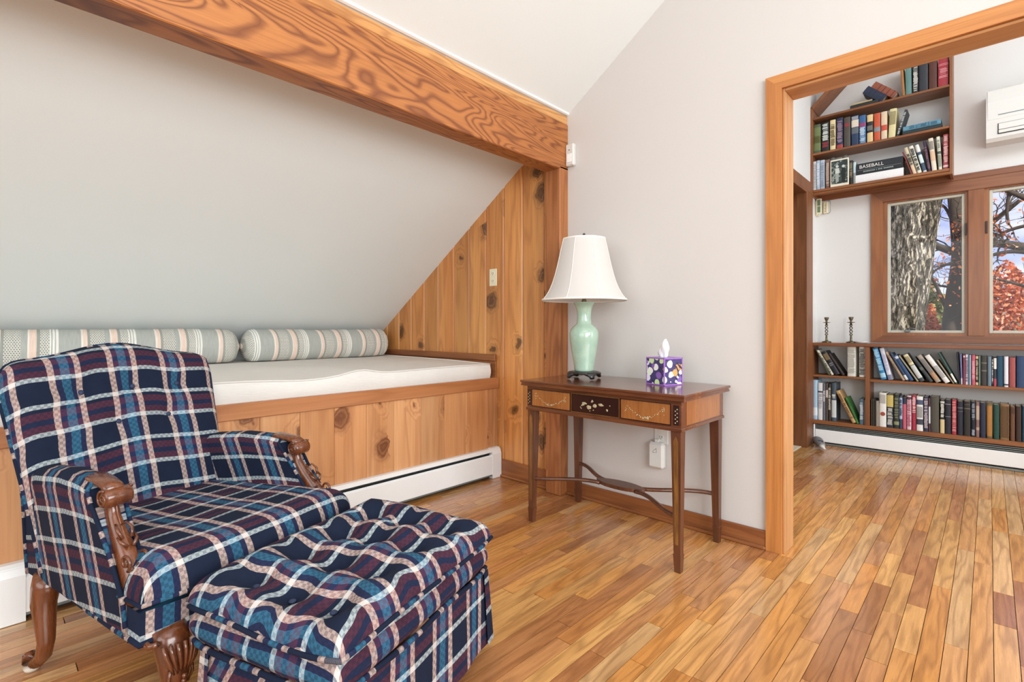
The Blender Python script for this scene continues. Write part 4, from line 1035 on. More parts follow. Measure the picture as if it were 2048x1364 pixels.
for (a, b, mat, kind) in ((-1.703, -1.463, SATIN, 'g'), (-1.453, -1.193, INLAY_DARK, 'f'), (-1.183, -.952, SATIN, 'g')):
    dr_ = MB().box((a, AY0-.0005, PZ0), (b, AY0+.01, PZ1), .0015).build('drawer_front', mat, tb)
    mb = MB()
    for (p_, q_) in (((a-.003, PZ0-.003), (b+.003, PZ0-.0005)), ((a-.003, PZ1+.0005), (b+.003, PZ1+.003)), ((a-.003, PZ0), (a-.0005, PZ1)), ((b+.0005, PZ0), (b+.003, PZ1))):
        mb.box((p_[0], AY0-.001, p_[1]), (q_[0], AY0+.01, q_[1]))
    mb.build('stringing', INLAY_STRIP if kind == 'f' else INLAY_DARK, dr_)
    q = MB()
    if kind == 'g': garland(q, a+.028, b-.028, PZ1-.022, PZ0+.016, AY0-.001, 26, int(a*100))
    else:
        r = random.Random(4)
        zc = (PZ0+PZ1)/2; xc = (a+b)/2
        for (dx, dz, rx, rz, n_) in ((-.052, .004, .017, .009, 3), (-.03, -.012, .016, .011, 4), (.0, -.004, .014, .014, 4), (-.006, .018, .009, .008, 2), (.038, .004, .019, .009, 3), (.066, -.016, .012, .008, 2), (-.066, -.008, .012, .006, 2)):
            for k in range(n_):
                q.ball((xc+dx+r.uniform(-.005, .005), AY0-.001, zc+dz+r.uniform(-.004, .004)), 1, 8, 5, (rx*r.uniform(.35, .8), .0012, rz*r.uniform(.3, .7)))
        for k in range(9): q.ball((xc+r.uniform(-.08, .09), AY0-.001, zc+r.uniform(-.03, .015)), .0028, 6, 4, (1, .3, 1))
    q.build('flower_inlay', IVORY, dr_)
for (a, b) in ((-1.732, -1.712), (-.938, -.912)):
    bk = MB().box((a, AY0-.0008, PZ0+.001), (b, AY0+.01, PZ1-.001), .001).build('corner_block', INLAY_DARK, tb)
    q = MB()
    for k in range(8): q.ball(((a+b)/2+(.004 if k % 2 else -.004), AY0-.001, PZ0+.010+k*.008), .003, 6, 4, (1, .3, 1))
    q.build('flower_inlay', IVORY, bk)
def tleg(x, y, sx, sy):
    q = MB(); pts = [(x, y, AZ0-.004), (x+.002*sx, y+.002*sy, .30), (x+.004*sx, y+.004*sy, .075), (x+.004*sx, y+.004*sy, .074), (x+.005*sx, y+.005*sy, 0)]
    q.sweep(pts, [.0215, .0175, .0145, .0165, .0125], 4, smooth=False, up=(0, 1, 0), sq=True)
    l = q.build('leg', MAHOG_Z, tb)
    if sy < 0:
        v = []
        for (z, w_) in ((AZ0-.03, .0005), (AZ0-.05, .010), (.085, .0075)):
            u = (AZ0-z)/AZ0; yy = y-(.0215*(1-u)+.0135*u)-.0012-.003*u; xc = x+.003*sx*u
            v += [(xc-w_, yy, z), (xc+w_, yy, z), (xc-w_, yy+.004, z), (xc+w_, yy+.004, z)]
        q = MB().add(v, [(0, 1, 5, 4), (4, 5, 9, 8), (0, 4, 6, 2), (1, 3, 7, 5), (4, 8, 10, 6), (5, 7, 11, 9), (8, 9, 11, 10), (0, 2, 3, 1)])
        q.build('inlay_strip', INLAY_STRIP, l)
LX0, LX1, LY0, LY1 = -1.713, -.929, 1.974, 2.366
tleg(LX0, LY0, -1, -1); tleg(LX1, LY0, 1, -1); tleg(LX0, LY1, -1, 1); tleg(LX1, LY1, 1, 1)
q = MB(); cxm, cym = (LX0+LX1)/2, (LY0+LY1)/2
for (xa, ya) in ((LX0, LY0), (LX0, LY1), (LX1, LY0), (LX1, LY1)):
    pts = []
    sx = 1 if xa > cxm else -1; sy = 1 if ya > cym else -1
    for k in range(17):
        u = k/16; x = xa+(cxm+sx*.10-xa)*u
        yy = ya+(cym+sy*.028-ya)*(u**.5 if False else (3*u*u-2*u**3)*.9+.1*u)
        pts.append((x, yy, .222+.006*math.sin(PI*u)))
    q.sweep(pts, [(.012, .0095)]*17, 8)
v = []; n_ = 28
for k in range(n_):
    th = 2*PI*k/n_; r_x, r_y = .135, .047
    v.append((cxm+r_x*math.cos(th), cym+r_y*math.sin(th)*(1-.35*abs(math.cos(th))**3)))
q.prism(v, 'Z', .216, .233)
q.build('cross_stretcher', MAHOG_Z, tb)

# ------------------------------------------------------------------ lamp
lx, ly, lz = -1.560, 2.205, TZ
lm = tag(empty('table_lamp', (lx, ly, lz)), 'celadon green vase lamp with white bell shade on the inlaid table', 'lamp')
CEL = bpy.data.materials.new('celadon_glaze'); t = NT(CEL)
g = t.n('ShaderNodeNewGeometry').outputs['Position']
vz = t.n('ShaderNodeTexNoise', {'Vector': g, 'Scale': 16.0, 'Detail': 4.0}).outputs[0]
ck = t.n('ShaderNodeTexVoronoi', {'Vector': g, 'Scale': 70.0}, feature='DISTANCE_TO_EDGE').outputs['Distance']
cc = t.mix(t.ramp(vz, [(.35, 0.0), (.7, 1.0)]), '#a2bda9', '#b5ccb7')
cc = t.mix(t.math('MULTIPLY', t.ramp(ck, [(0, 1.0), (.04, 0.0)]), .22), cc, '#7fa58a')
t.out(bsdf(t, cc, .16, 0, vz, .03, .001, .6))
prof = [(.040, .040), (.048, .041), (.051, .046), (.052, .055), (.053, .066), (.057, .090), (.0635, .130), (.070, .170), (.0755, .205), (.077, .228), (.075, .248), (.068, .264), (.056, .277), (.044, .286), (.039, .294),
        (.037, .312), (.0365, .335), (.038, .355), (.0415, .372), (.047, .386), (.053, .395), (.0555, .399), (.0545, .403), (.047, .404), (.030, .403), (.001, .403)]
MB().lathe([(r, lz+z) for r, z in prof], (lx, ly, 0), 40).build('vase_body', CEL, lm)
q = MB()
q.lathe([(.001, lz+.026), (.082, lz+.026), (.086, lz+.031), (.083, lz+.036), (.070, lz+.040), (.060, lz+.0405), (.001, lz+.0405)], (lx, ly, 0), 32)
for k in range(4):
    a = PI/4+k*PI/2+.30; ca, sa = math.cos(a), math.sin(a)
    q.sweep([(lx+ca*r, ly+sa*r, lz+z) for r, z in ((.050, .031), (.072, .028), (.086, .023), (.087, .014), (.093, .0085))], [(.040, .009), (.036, .012), (.024, .013), (.014, .011), (.014, .008)], 10)
q.build('carved_foot', BLACK_WOOD, lm)
q = MB(); q.lathe([(.012, lz+.402), (.014, lz+.410), (.010, lz+.416), (.009, lz+.455), (.012, lz+.458), (.012, lz+.50), (.003, lz+.505), (.003, lz+.735), (.001, lz+.736)], (lx, ly, 0), 12)
q.build('socket', BRASS, lm)
q = MB()
for s_ in (-1, 1):
    q.sweep([(lx+s_*.012, ly, lz+.452), (lx+s_*.045, ly, lz+.50), (lx+s_*.06, ly, lz+.58), (lx+s_*.045, ly, lz+.68), (lx+s_*.004, ly, lz+.728)], .0018, 6)
q.build('harp', BRASS, lm)
SHADE = bpy.data.materials.new('white_silk_shade'); t = NT(SHADE)
g = t.n('ShaderNodeNewGeometry').outputs['Position']
a = t.n('ShaderNodeTexNoise', {'Vector': t.vmath('MULTIPLY', g, (1, 1, .15)), 'Scale': 500.0, 'Detail': 2.0}).outputs[0]
d_ = bsdf(t, lin('#e8e4e0'), .85, 0, a, .1, .001, 0, .1)
tr = t.n('ShaderNodeBsdfTranslucent', {'Color': lin('#d9d4cc')}).outputs[0]
t.out(t.n('ShaderNodeMixShader', {0: .3, 1: d_, 2: tr}).outputs[0])
sp = [(.2275, .415), (.214, .431), (.202, .447), (.188, .472), (.174, .505), (.160, .548), (.147, .597), (.136, .645), (.126, .69), (.118, .722), (.114, .735)]
def shade_r(th, z):
    k = (th*8/(2*PI)) % 1; return 1-.028*math.sin(PI*k)
def shell(q, off):
    n_ = 96; v = []; 
    for (r, z) in sp:
        for a in range(n_):
            th = 2*PI*a/n_+.22; rr_ = (r-off)*shade_r(2*PI*a/n_, z); v.append((lx+rr_*math.cos(th), ly+rr_*math.sin(th), lz+z))
    f = [(i*n_+a, i*n_+(a+1) % n_, (i+1)*n_+(a+1) % n_, (i+1)*n_+a) for i in range(len(sp)-1) for a in range(n_)]
    q.add(v, f, None, True)
q = MB(); shell(q, 0); sh_ = q.build('shade', SHADE, lm)
TRIMW = linen('shade_trim', '#f0ebe3', 300, .03)
q = MB()
for (zz, rr0, th_) in ((.415, .2275, .0035), (.735, .114, .0035)):
    n_ = 96; q.sweep([(lx+rr0*shade_r(2*PI*a/n_, 0)*math.cos(2*PI*a/n_+.22), ly+rr0*shade_r(2*PI*a/n_, 0)*math.sin(2*PI*a/n_+.22), lz+zz) for a in range(n_)], [(.0022, .005)]*n_, 6, closed=True)
q.build('rim_trim', TRIMW, sh_)
q = MB()
for k in range(8):
    th = 2*PI*k/8+.22; q.sweep([(lx+(r+.0008)*math.cos(th), ly+(r+.0008)*math.sin(th), lz+z) for (r, z) in sp], [(.0022, .0012)]*len(sp), 6)
q.build('seam_trim', TRIMW, sh_)
MB().lathe([(.002, lz+.733), (.010, lz+.738), (.011, lz+.744), (.006, lz+.750), (.0085, lz+.757), (.008, lz+.764), (.001, lz+.770)], (lx, ly, 0), 14).build('finial', BLACK_WOOD, lm)
MB().sweep([(lx-.07, ly+.03, lz+.008), (lx-.12, ly+.06, lz+.004), (lx-.155, ly+.09, lz+.012), (lx-.17, ly+.14, lz+.018), (lx-.15, ly+.20, lz+.004)], .0022, 6).build('cord', plain('brown_cord', '#4b2f22', .5), lm)

# ------------------------------------------------------------------ tissue box
near = Vector((-1.088, 2.170, TZ+.0008)); e1 = Vector((-.949, .316, 0)); e2 = Vector((.316, .949, 0)); S_ = .117; Hh = .127
tx = tag(empty('tissue_box', tuple(near+e1*S_/2+e2*S_/2), math.atan2(-e1.y, -e1.x)), 'cube tissue box with purple edges and leafy print on the inlaid table', 'tissue box')
TB = bpy.data.materials.new('leafy_print'); t = NT(TB)
o_ = t.n('ShaderNodeTexCoord').outputs['Object']
wob = t.n('ShaderNodeTexNoise', {'Vector': o_, 'Scale': 30.0, 'Detail': 2.0}).outputs[1]
pp = t.vmath('ADD', o_, t.vmath('MULTIPLY', t.vmath('SUBTRACT', wob, (.5, .5, .5)), (.012, .012, .012)))
v1 = t.n('ShaderNodeTexVoronoi', {'Vector': pp, 'Scale': 30.0}); d1_ = v1.outputs['Distance']
r1 = t.n('ShaderNodeSeparateColor', {0: v1.outputs['Color']})
cells = t.ramp(r1.outputs[0], [(0, '#f6f5ef'), (.2, '#cfe6a6'), (.38, '#9a8fd0'), (.5, '#ebe6f4'), (.66, '#8a63b4'), (.76, '#d9a05a'), (.84, '#e9f4dc')], 'CONSTANT')
wv_ = t.n('ShaderNodeTexWave', {'Vector': pp, 'Scale': 26.0, 'Distortion': 3.0, 'Detail': 1.0}, bands_direction='DIAGONAL').outputs[0]
str_ = t.math('MULTIPLY', t.math('GREATER_THAN', wv_, .55), t.math('GREATER_THAN', r1.outputs[1], .6))
inside = t.math('LESS_THAN', d1_, .5)
col = t.mix(inside, '#43386e', cells)
col = t.mix(str_, col, '#2c2448')
t.out(bsdf(t, col, .45))
PUR = plain('purple_card', '#a06cc0', .5)
mb = MB().box((-S_/2, -S_/2, 0), (S_/2, S_/2, Hh), .001); mb.build('carton', TB, tx, world=False)
mb = MB(); h_ = S_/2+.0006; w_ = .005
for sx in (-1, 1):
    for sy in (-1, 1):
        mb.box((sx*h_, sy*h_, 0), (sx*(h_-w_), sy*(h_-w_), Hh))
for z in (0, Hh-w_):
    for s_ in (-1, 1): mb.box((-h_, s_*h_, z), (h_, s_*(h_-w_), z+w_)); mb.box((s_*h_, -h_, z), (s_*(h_-w_), h_, z+w_))
mb.box((-h_, -h_, Hh-.0002), (h_, h_, Hh+.0008))
mb.build('purple_edging', PUR, tx, world=False)
MB().lathe([(.001, Hh+.0008), (.032, Hh+.0008), (.032, Hh+.0014), (.001, Hh+.0014)], (0, 0, 0), 24, False).build('opening', plain('tissue_slot', '#8a8aa0', .8), tx, world=False)
q = MB()
def P(i, j):
    u = i/20; v_ = j/14
    a = 2*PI*u; r = (.007+.019*math.sin(PI*min(v_*.95+.08, 1))**.8)*(1+.28*math.cos(3*a+5*v_)+.12*math.cos(7*a-3*v_))
    return (r*math.cos(a)+.006*v_-.004, r*.62*math.sin(a), Hh-.004+.084*v_*(1+.10*math.cos(a)))
q.grid(P, 21, 15); q.build('tissue', linen('tissue_paper', '#fbfbfa', 200, .01, .05), tx, world=False)

# ------------------------------------------------------------------ armchair (local frame: x = forward, y = across, z = up)
CH = tag(empty('armchair', (-1.734, .506, 0), .318), 'plaid wool armchair with button-tufted back and carved wooden arm scrolls', 'armchair')
def hw(f): return .280+.052*(f+.45)/.6
def lerp_tab(tab, x):
    if x <= tab[0][0]: return tab[0][1]
    for (a, va), (b, vb) in zip(tab[:-1], tab[1:]):
        if x <= b: return va+(vb-va)*(x-a)/(b-a)
    return tab[-1][1]
# back: (s, l) with l = distance up the slanted line
B0, B1 = Vector((-.335, 0, .30)), Vector((-.535, 0, .905))
bdir = (B1-B0).normalized(); bn_ = Vector((bdir.z, 0, -bdir.x)); BL = (B1-B0).length
def crest(s): return BL-.012+.050*math.exp(-(s/.155)**2)-.06*max(0, (abs(s)-.24)/.09)**3
def back_half(l): return .285+.045*min(max(l/BL, 0), 1.05)**1.3
dim = [(-.135, .505, .016), (.015, .510, .016), (.165, .505, .016), (-.045, .395, .016), (.115, .395, .016)]
q = MB()
def back_out(u, v, X, Y):
    s0 = u*.314; top = crest(s0); l = (v+1)/2*top
    return (u*back_half(l)*(1-.05*max(0, v-.8)*5*abs(u)**3), l)
q_T = lambda p: tuple(B0+bdir*p[1]+bn_*(p[2]-.0)+Vector((0, 1, 0))*(p[0]-.006))
pillow(q, .314, BL/2, .048, .052, q_T, er=.055, nu=49, nv=49, dimples=dim, dr=.022, wob=.006, outline=back_out, u0=.055, v0=.02)
back = q.build('backrest', PLAID, CH, world=False, weld=False)
q = MB(); pts = []
for k in range(25): v = -1+2*k/24; X, Y = back_out(-1, v, 0, 0); pts.append(q_T((X, Y, 0)))
for k in range(1, 33): u = -1+2*k/32; X, Y = back_out(u, 1, 0, 0); pts.append(q_T((X, Y, 0)))
for k in range(1, 25): v = 1-2*k/24; X, Y = back_out(1, v, 0, 0); pts.append(q_T((X, Y, 0)))
q.sweep(pts, .0055, 8, up=(.3, .1, .9)); q.build('piping', PLAID, back, world=False)
NAVYB = plain('navy_button', '#26324f', .7)
for (a, b, _d) in dim:
    c = Vector(q_T((a, b, .036))); r = MB().ball((0, 0, 0), .0085, 12, 6, (1, 1, .5))
    M = bn_.to_track_quat('Z', 'Y').to_matrix(); r.v = [tuple(c+M @ Vector(p)) for p in r.v]
    r.build('button', NAVYB, back, world=False)
# seat cushion, bow fronted
def ffront(y): return .277-.050*(abs(y)/.335)**2.4
q = MB()
def seat_out(u, v, X, Y):
    # u: rear(-1)..front(+1), v: across
    y = v*(.255+.082*min(max((u+1)/2, 0), 1)**.8)
    return (-.40+(ffront(y)+.40)*(u+1)/2, y)
def seat_T(p):
    f, y, h = p
    tilt = .030*(f+.40)/.69
    return (f, y, .332+tilt+h)
pillow(q, .345, .33, .094, .010, seat_T, er=.075, nu=51, nv=51, wob=.006, seed=4, outline=seat_out, u0=.03, v0=.0)
for i, uvs in enumerate(q.uv): q.uv[i] = [(b, a) for (a, b) in uvs]      # stripes: weft runs across the seat
seat = q.build('seat_cushion', PLAID, CH, world=False)
q = MB(); pts = []
for k in range(17): X, Y = seat_out(-.6+1.6*k/16, -1, 0, 0); pts.append(seat_T((X, Y, 0)))
for k in range(1, 29): X, Y = seat_out(1, -1+2*k/28, 0, 0); pts.append(seat_T((X, Y, 0)))
for k in range(1, 17): X, Y = seat_out(1-1.6*k/16, 1, 0, 0); pts.append(seat_T((X, Y, 0)))
q.sweep(pts, .0055, 8); q.build('piping', PLAID, seat, world=False)
# upholstered seat rail below the cushion
ring = [(-.42, -.262)]+[(-.42+(ffront(.335)-.01+.42)*k/8, -(.262+.072*k/8)) for k in range(1, 9)]
ring += [(ffront(y)-.012, y) for y in [-.33+.66*k/24 for k in range(1, 24)]]
ring += [(-.42+(ffront(.335)-.01+.42)*k/8, (.262+.072*k/8)) for k in range(8, -1, -1)]
ring.append(ring[0])
zr = lambda k: .272-.008*math.sin(k/len(ring)*4*PI)
q = MB(); q.grid(lambda i, j: (ring[i][0], ring[i][1], zr(i)+(.340-zr(i))*j/4), len(ring), 5, u0=.02, v0=.03)
q.add([(a, b, .335) for a, b in ring[:-1]], [tuple(range(len(ring)-1))]); q.add([(a, b, .280) for a, b in ring[:-1]], [tuple(range(len(ring)-1))])
rail = q.build('seat_rail', PLAID, CH, world=False)
MB().sweep([(a, b, zr(i)) for i, (a, b) in enumerate(ring[:-1])], .0075, 8, closed=True).build('piping', PLAID, rail, world=False)
# arms
ztab = [(-.46, .572), (-.36, .598), (-.20, .614), (-.08, .612), (.02, .600)]
ftab = [(.27, .150), (.35, .142), (.40, .118), (.45, .076), (.50, .034), (.545, .004), (.58, -.030), (.62, -.045)]
for sg in (-1, 1):
    sec = [(.000, .004), (.25, .000), (.5, -.002), (.72, -.004), (.86, -.008), (.94, -.006), (.985, .006), (1.0, .026), (.985, .052), (.94, .068), (.84, .066), (.65, .062), (.45, .062), (.25, .062)]
    q = MB(); n_ = 22
    def P(i, j):
        a, o_ = sec[j]; zz0 = .270; f = -.462+.50*i/(n_-1)
        zt = lerp_tab(ztab, f); z = zz0+(zt-zz0)*a
        ff = -.452-.012*max(0, (z-.27)/.33)+(lerp_tab(ftab, z)+.452+.012*max(0, (z-.27)/.33))*i/(n_-1); zt = lerp_tab(ztab, ff); z = zz0+(zt-zz0)*a
        bulge = .008*math.sin(PI*min(a, 1))*math.sin(PI*i/(n_-1))
        return (ff, sg*(hw(ff)-o_+(bulge if j < 7 else -bulge*.5)), z)
    q.grid(P, n_, len(sec), u0=.07, v0=.055, ci=n_//2, cj=7)
    for i in (0, n_-1): q.add([P(i, j) for j in range(len(sec))], [tuple(range(len(sec)))])
    arm = q.build('armrest', PLAID, CH, world=False)
    e = [P(n_-1, j) for j in range(len(sec))]; e2_ = [(a+.002, b+sg*.001, c) for a, b, c in e]
    MB().sweep(e2_, .0052, 8, up=(1, 0, 0)).build('piping', PLAID, arm, world=False)
    MB().sweep([(P(0, j)[0], P(0, j)[1]+sg*.002, P(0, j)[2]) for j in range(9)], .0045, 8, up=(1, 0, 0)).build('piping', PLAID, arm, world=False)
    yc = lambda f: sg*(hw(min(f, .15))-.030)
    q = MB()
    path = [(-.088, .600), (-.070, .607), (-.040, .605), (-.010, .601), (.015, .596), (.032, .585)]
    q.sweep([(f, yc(f), z) for f, z in path], [(.020, .006), (.026, .011), (.027, .011), (.025, .012), (.024, .014), (.024, .015)], 14, up=(0, 0, 1))
    path = [(.020, .580), (.014, .550), (.020, .520), (.044, .486), (.076, .452), (.106, .415), (.130, .370), (.146, .320), (.150, .262)]
    rads = [(.020, .016), (.018, .014), (.020, .016), (.023, .019), (.026, .022), (.028, .024), (.029, .025), (.028, .024), (.027, .022)]
    P_, R_ = [], []
    for k in range(len(path)-1):
        p0, p1, p2, p3 = path[max(k-1, 0)], path[k], path[k+1], path[min(k+2, len(path)-1)]
        for m_ in range(5):
            u = m_/5; c4 = [.5*((2*p1[w])+(p2[w]-p0[w])*u+(2*p0[w]-5*p1[w]+4*p2[w]-p3[w])*u*u+(3*p1[w]-p0[w]-3*p2[w]+p3[w])*u**3) for w in (0, 1)]
            P_.append(c4); R_.append(tuple(rads[k][w]*(1-u)+rads[k+1][w]*u for w in (0, 1)))
    P_.append(path[-1]); R_.append(rads[-1])
    q.sweep([(f, yc(f), z) for f, z in P_], R_, 18, up=(0, 1, 0))
    q.sweep([(f+.021, yc(f), z+.013) for f, z in P_[6:22]], [.0022]*16, 6, up=(0, 1, 0))
    post = q.build('arm_post', CARVED, CH, world=False)
    # rolled volute at the hand, with its spiral
    q = MB(); vc = (.032, .571); R = .0235
    q.lathe([(.001, -.031), (R*.82, -.031), (R, -.026), (R*1.02, 0), (R, .026), (R*.82, .031), (.001, .031)], (0, 0, 0), 22, axis='Y')
    q.v = [(a+vc[0], b+yc(0), c+vc[1]) for a, b, c in q.v]
    vo_ = q.build('volute', CARVED, post, world=False)
    for side in (-1, 1):
        q = MB(); pts = []
        for k in range(34):
            th = 2*PI*1.6*k/33+1.2; r = .022*(1-k/33*.82); pts.append((vc[0]+r*math.cos(th), yc(0)+side*.0315, vc[1]+r*math.sin(th)))
        q.sweep(pts, [.0036-.0016*k/33 for k in range(34)], 6, up=(0, 1, 0))
        q.build('spiral_carving', CARVED, vo_, world=False)
    # acanthus carving low on the post
    q = MB(); lc = (.128, .432)
    for side in (-.020, .020):
        pts = []
        for k in range(26):
            th = 2*PI*1.25*k/25-1.0; r = .021*(1-k/25*.8); pts.append((lc[0]+r*math.cos(th), yc(.1)+side, lc[1]+r*math.sin(th)))
        q.sweep(pts, [.0045-.002*k/25 for k in range(26)], 7, up=(0, 1, 0))
    for side in (-1, 1):
        q.sweep([(.098, yc(.1)+side*.010, .480), (.088, yc(.1)+side*.016, .500), (.070, yc(.1)+side*.012, .512), (.062, yc(.1)+side*.004, .505)], [.0045, .004, .003, .002], 6)
        q.sweep([(.112, yc(.1)+side*.006, .462), (.104, yc(.1)+side*.018, .476), (.090, yc(.1)+side*.019, .486)], [.005, .004, .002], 6)
        q.ball((.142, yc(.1)+side*.014, .418), .006, 8, 6)
    q.ball((.148, yc(.1), .424), .007, 8, 6)
    q.build('leaf_carving', CARVED, post, world=False)
# legs
for sg in (-1, 1):
    q = MB(); y = sg*.270
    path = [(-.352, .280), (-.362, .245), (-.366, .200), (-.352, .150), (-.340, .100), (-.350, .058), (-.385, .030), (-.418, .026), (-.434, .040)]
    q.sweep([(f, y*(1+.05*(1-z/.28)), z) for f, z in path], [(.032, .040), (.033, .040), (.030, .034), (.025, .026), (.021, .020), (.020, .018), (.021, .018), (.022, .017), (.015, .012)], 14, up=(0, 0, 1) if False else (1, 0, 0))
    l = q.build('leg', CARVED, CH, world=False)
    MB().lathe([(.001, 0), (.017, 0), (.020, .010), (.001, .012)], (-.410, y*1.05, 0), 14).build('foot_pad', plain('felt_pad', '#cdbfae', .8), l, world=False)
    q = MB(); y = sg*.272; f0 = .232
    path = [(f0-.015, .278), (f0, .250), (f0+.012, .215), (f0+.012, .170), (f0+.002, .115), (f0-.004, .070), (f0+.006, .038), (f0+.030, .020), (f0+.046, .024)]
    q.sweep([(f, y, z) for f, z in path], [(.040, .036), (.042, .038), (.038, .034), (.031, .028), (.025, .023), (.020, .019), (.022, .020), (.024, .019), (.014, .012)], 16, up=(1, 0, 0))
    l = q.build('leg', CARVED, CH, world=False)
    q = MB()
    for k in range(-3, 4):
        pts = []
        for (z, r_, dz) in ((.262, .040, 0), (.240, .044, 0), (.212, .042, 0), (.190, .036, 0)):
            a_ = k*.30*(z-.12)/.14; pts.append((f0+.006+(r_+.006)*math.cos(a_)*.98, y+(r_+.010)*math.sin(a_), z))
        q.sweep(pts, [.0045, .0055, .0045, .002], 6, up=(0, 1, 0))
    for k in range(3): q.ball((f0+.048-.003*k, y, .178-.013*k), .0062-.0006*k, 8, 6)
    for sd_ in (-1, 1):
        q.sweep([(f0+.020, y+sd_*.043, .268), (f0+.004, y+sd_*.052, .262), (f0-.006, y+sd_*.054, .270)], [.007, .007, .005], 7)
        q.ball((f0-.005, y+sd_*.052, .262), .009, 8, 6)
        q.sweep([(f0+.036, y+sd_*.026, .200), (f0+.034, y+sd_*.028, .170), (f0+.026, y+sd_*.022, .145)], [.004, .004, .002], 6)
    q.build('knee_carving', CARVED, l, world=False)
# plain rear panel
q = MB(); q.grid(lambda i, j: (-.425-.05*j/8, -.24*(1-2*i/10), .275+.22*j/8), 11, 9); q.build('rear_panel', PLAID, CH, world=False)

# ------------------------------------------------------------------ footstool
OC = (.527, .045)
ct, st_ = math.cos(.318), math.sin(.318)
ow = Vector((-1.734+OC[0]*ct-OC[1]*st_, .506+OC[0]*st_+OC[1]*ct, 0))
OT = tag(empty('footstool', tuple(ow), .318), 'large plaid wool footstool with tufted pillow top pushed against the armchair', 'footstool')
def jit(a, k): return a+.010*noise.noise(Vector((a*9, k, 2)))
tuft = [(f_, s_, .046) for f_ in (-.105, .015, .140) for s_ in (-.235, -.095, .045, .180)]
q = MB()
def otT(p): return (p[0], p[1], .350+p[2]+.008*math.sin(p[1]*5+1)+.006*math.sin(p[0]*13+p[1]*9))
pillow(q, .246, .325, .072, .014, otT, er=.085, nu=61, nv=71, corner=.03, dimples=tuft, dr=.034, wob=.008, seed=9, u0=.03, v0=.06)
for i, uvs in enumerate(q.uv): q.uv[i] = [(b, a) for (a, b) in uvs]
cu_ = q.build('pillow_top', PLAID, OT, world=False)
def rect_ring(hx, hy, c, n=14):
    pts = []
    for k in range(4):
        a0 = -1; sgn = [(1, -1), (1, 1), (-1, 1), (-1, -1)][k]; nx = [(1, 1), (-1, 1), (-1, -1), (1, -1)][k]
        for i in range(n):
            u = -1+2*i/n
            X, Y = [(hx, u*hy), (-u*hx, hy), (-hx, -u*hy), (u*hx, -hy)][k]
            uu, vv = X/hx, Y/hy; pts.append((X*(1-c*abs(vv)**6), Y*(1-c*abs(uu)**6)))
    return pts
for dz in (0.0,):
    MB().sweep([otT((a, b, dz)) for a, b in rect_ring(.248, .327, .03)], .0058, 8, closed=True).build('piping', PLAID, cu_, world=False)
for (a, b, _d) in tuft:
    r = MB().ball(otT((a, b, .072-.042)), .009, 10, 6, (1, 1, .5)); r.build('button', NAVYB, cu_, world=False)
q = MB()
def bT(p): return (p[0]-.004, p[1], .292+p[2])
pillow(q, .246, .326, .050, .034, bT, er=.045, nu=41, nv=51, corner=.045, wob=.012, seed=3, u0=.03, v0=.06)
for i, uvs in enumerate(q.uv): q.uv[i] = [(b, a) for (a, b) in uvs]
bd = q.build('upholstered_base', PLAID, OT, world=False)
MB().sweep([(a-.004, b, .262+.004*math.sin(b*20)) for a, b in rect_ring(.240, .320, .045)], .007, 8, closed=True).build('piping', PLAID, bd, world=False)
rg = [(a+.018, b) for a, b in rect_ring(.212, .308, .02, 18)]; rg.append(rg[0])
q = MB()
def P(i, j):
    a, b = rg[i]; v = j/8; fl_ = .016*v; k = 1+fl_/.25
    w_ = .005*math.sin(i*1.1)*v
    z = .262-.222*v
    return (a*k+w_*(a/.24), b*k+w_*(b/.31), z)
q.grid(P, len(rg), 9, u0=.02, v0=.10, ci=0, cj=0)
q.build('skirt', PLAID, OT, world=False)
for sx in (-1, 1):
    for sy in (-1, 1):
        MB().sweep([(sx*.19, sy*.27, 0), (sx*.195, sy*.275, .06), (sx*.195, sy*.275, .27)], [.014, .018, .024], 10, up=(1, 0, 0)).build('leg', CARVED, OT, world=False)
        # box pleat at each corner of the skirt
        q = MB(); a, b = sx*.214+.018, sy*.311
        q.add([(a, b, .255), (a-sx*.03, b+sy*.001, .255), (a-sx*.034, b+sy*.018, .042), (a+sx*.012, b+sy*.014, .040), (a+sx*.002, b-sy*.03, .255), (a+sx*.018, b-sy*.034, .042)],
              [(0, 1, 2, 3), (0, 3, 5, 4)], [(.0, .2), (.03, .2), (.03, 0), (0, 0), (-.03, .2), (-.03, 0)], False)
        q.build('pleat', PLAID, OT, world=False)

# ------------------------------------------------------------------ outdoors, seen through the library window
def at(px, py, Y): return onY(px, py, Y)
BARK = bpy.data.materials.new('rugged_bark'); t = NT(BARK)
g = t.n('ShaderNodeNewGeometry').outputs['Position']
wb_ = t.n('ShaderNodeTexNoise', {'Vector': g, 'Scale': 5.0, 'Detail': 3.0}).outputs[1]
ga = t.vmath('ADD', t.vmath('MULTIPLY', g, (30, 30, 7)), t.vmath('MULTIPLY', wb_, (3, 3, 3)))
n1_ = t.n('ShaderNodeTexNoise', {'Vector': ga, 'Scale': 1.0, 'Detail': 6.0, 'Roughness': .7}).outputs[0]
n2_ = t.n('ShaderNodeTexNoise', {'Vector': t.vmath('MULTIPLY', g, (3.2, 3.2, 1.1)), 'Scale': 1.0, 'Detail': 3.0}).outputs[0]
hh = t.ramp(n1_, [(.34, 0.0), (.46, .35), (.56, 1.0)])
c1 = t.mix(hh, '#14120e', t.ramp(n2_, [(.36, '#5e5843'), (.50, '#a89e88'), (.62, '#cfc5b0')]))
t.out(bsdf(t, c1, .95, 0, hh, 1.0, .05, 0, .1))
DBARK = plain('dark_bark', '#4a3f33', .95, var=.3, nscale=30, bstr=.6)
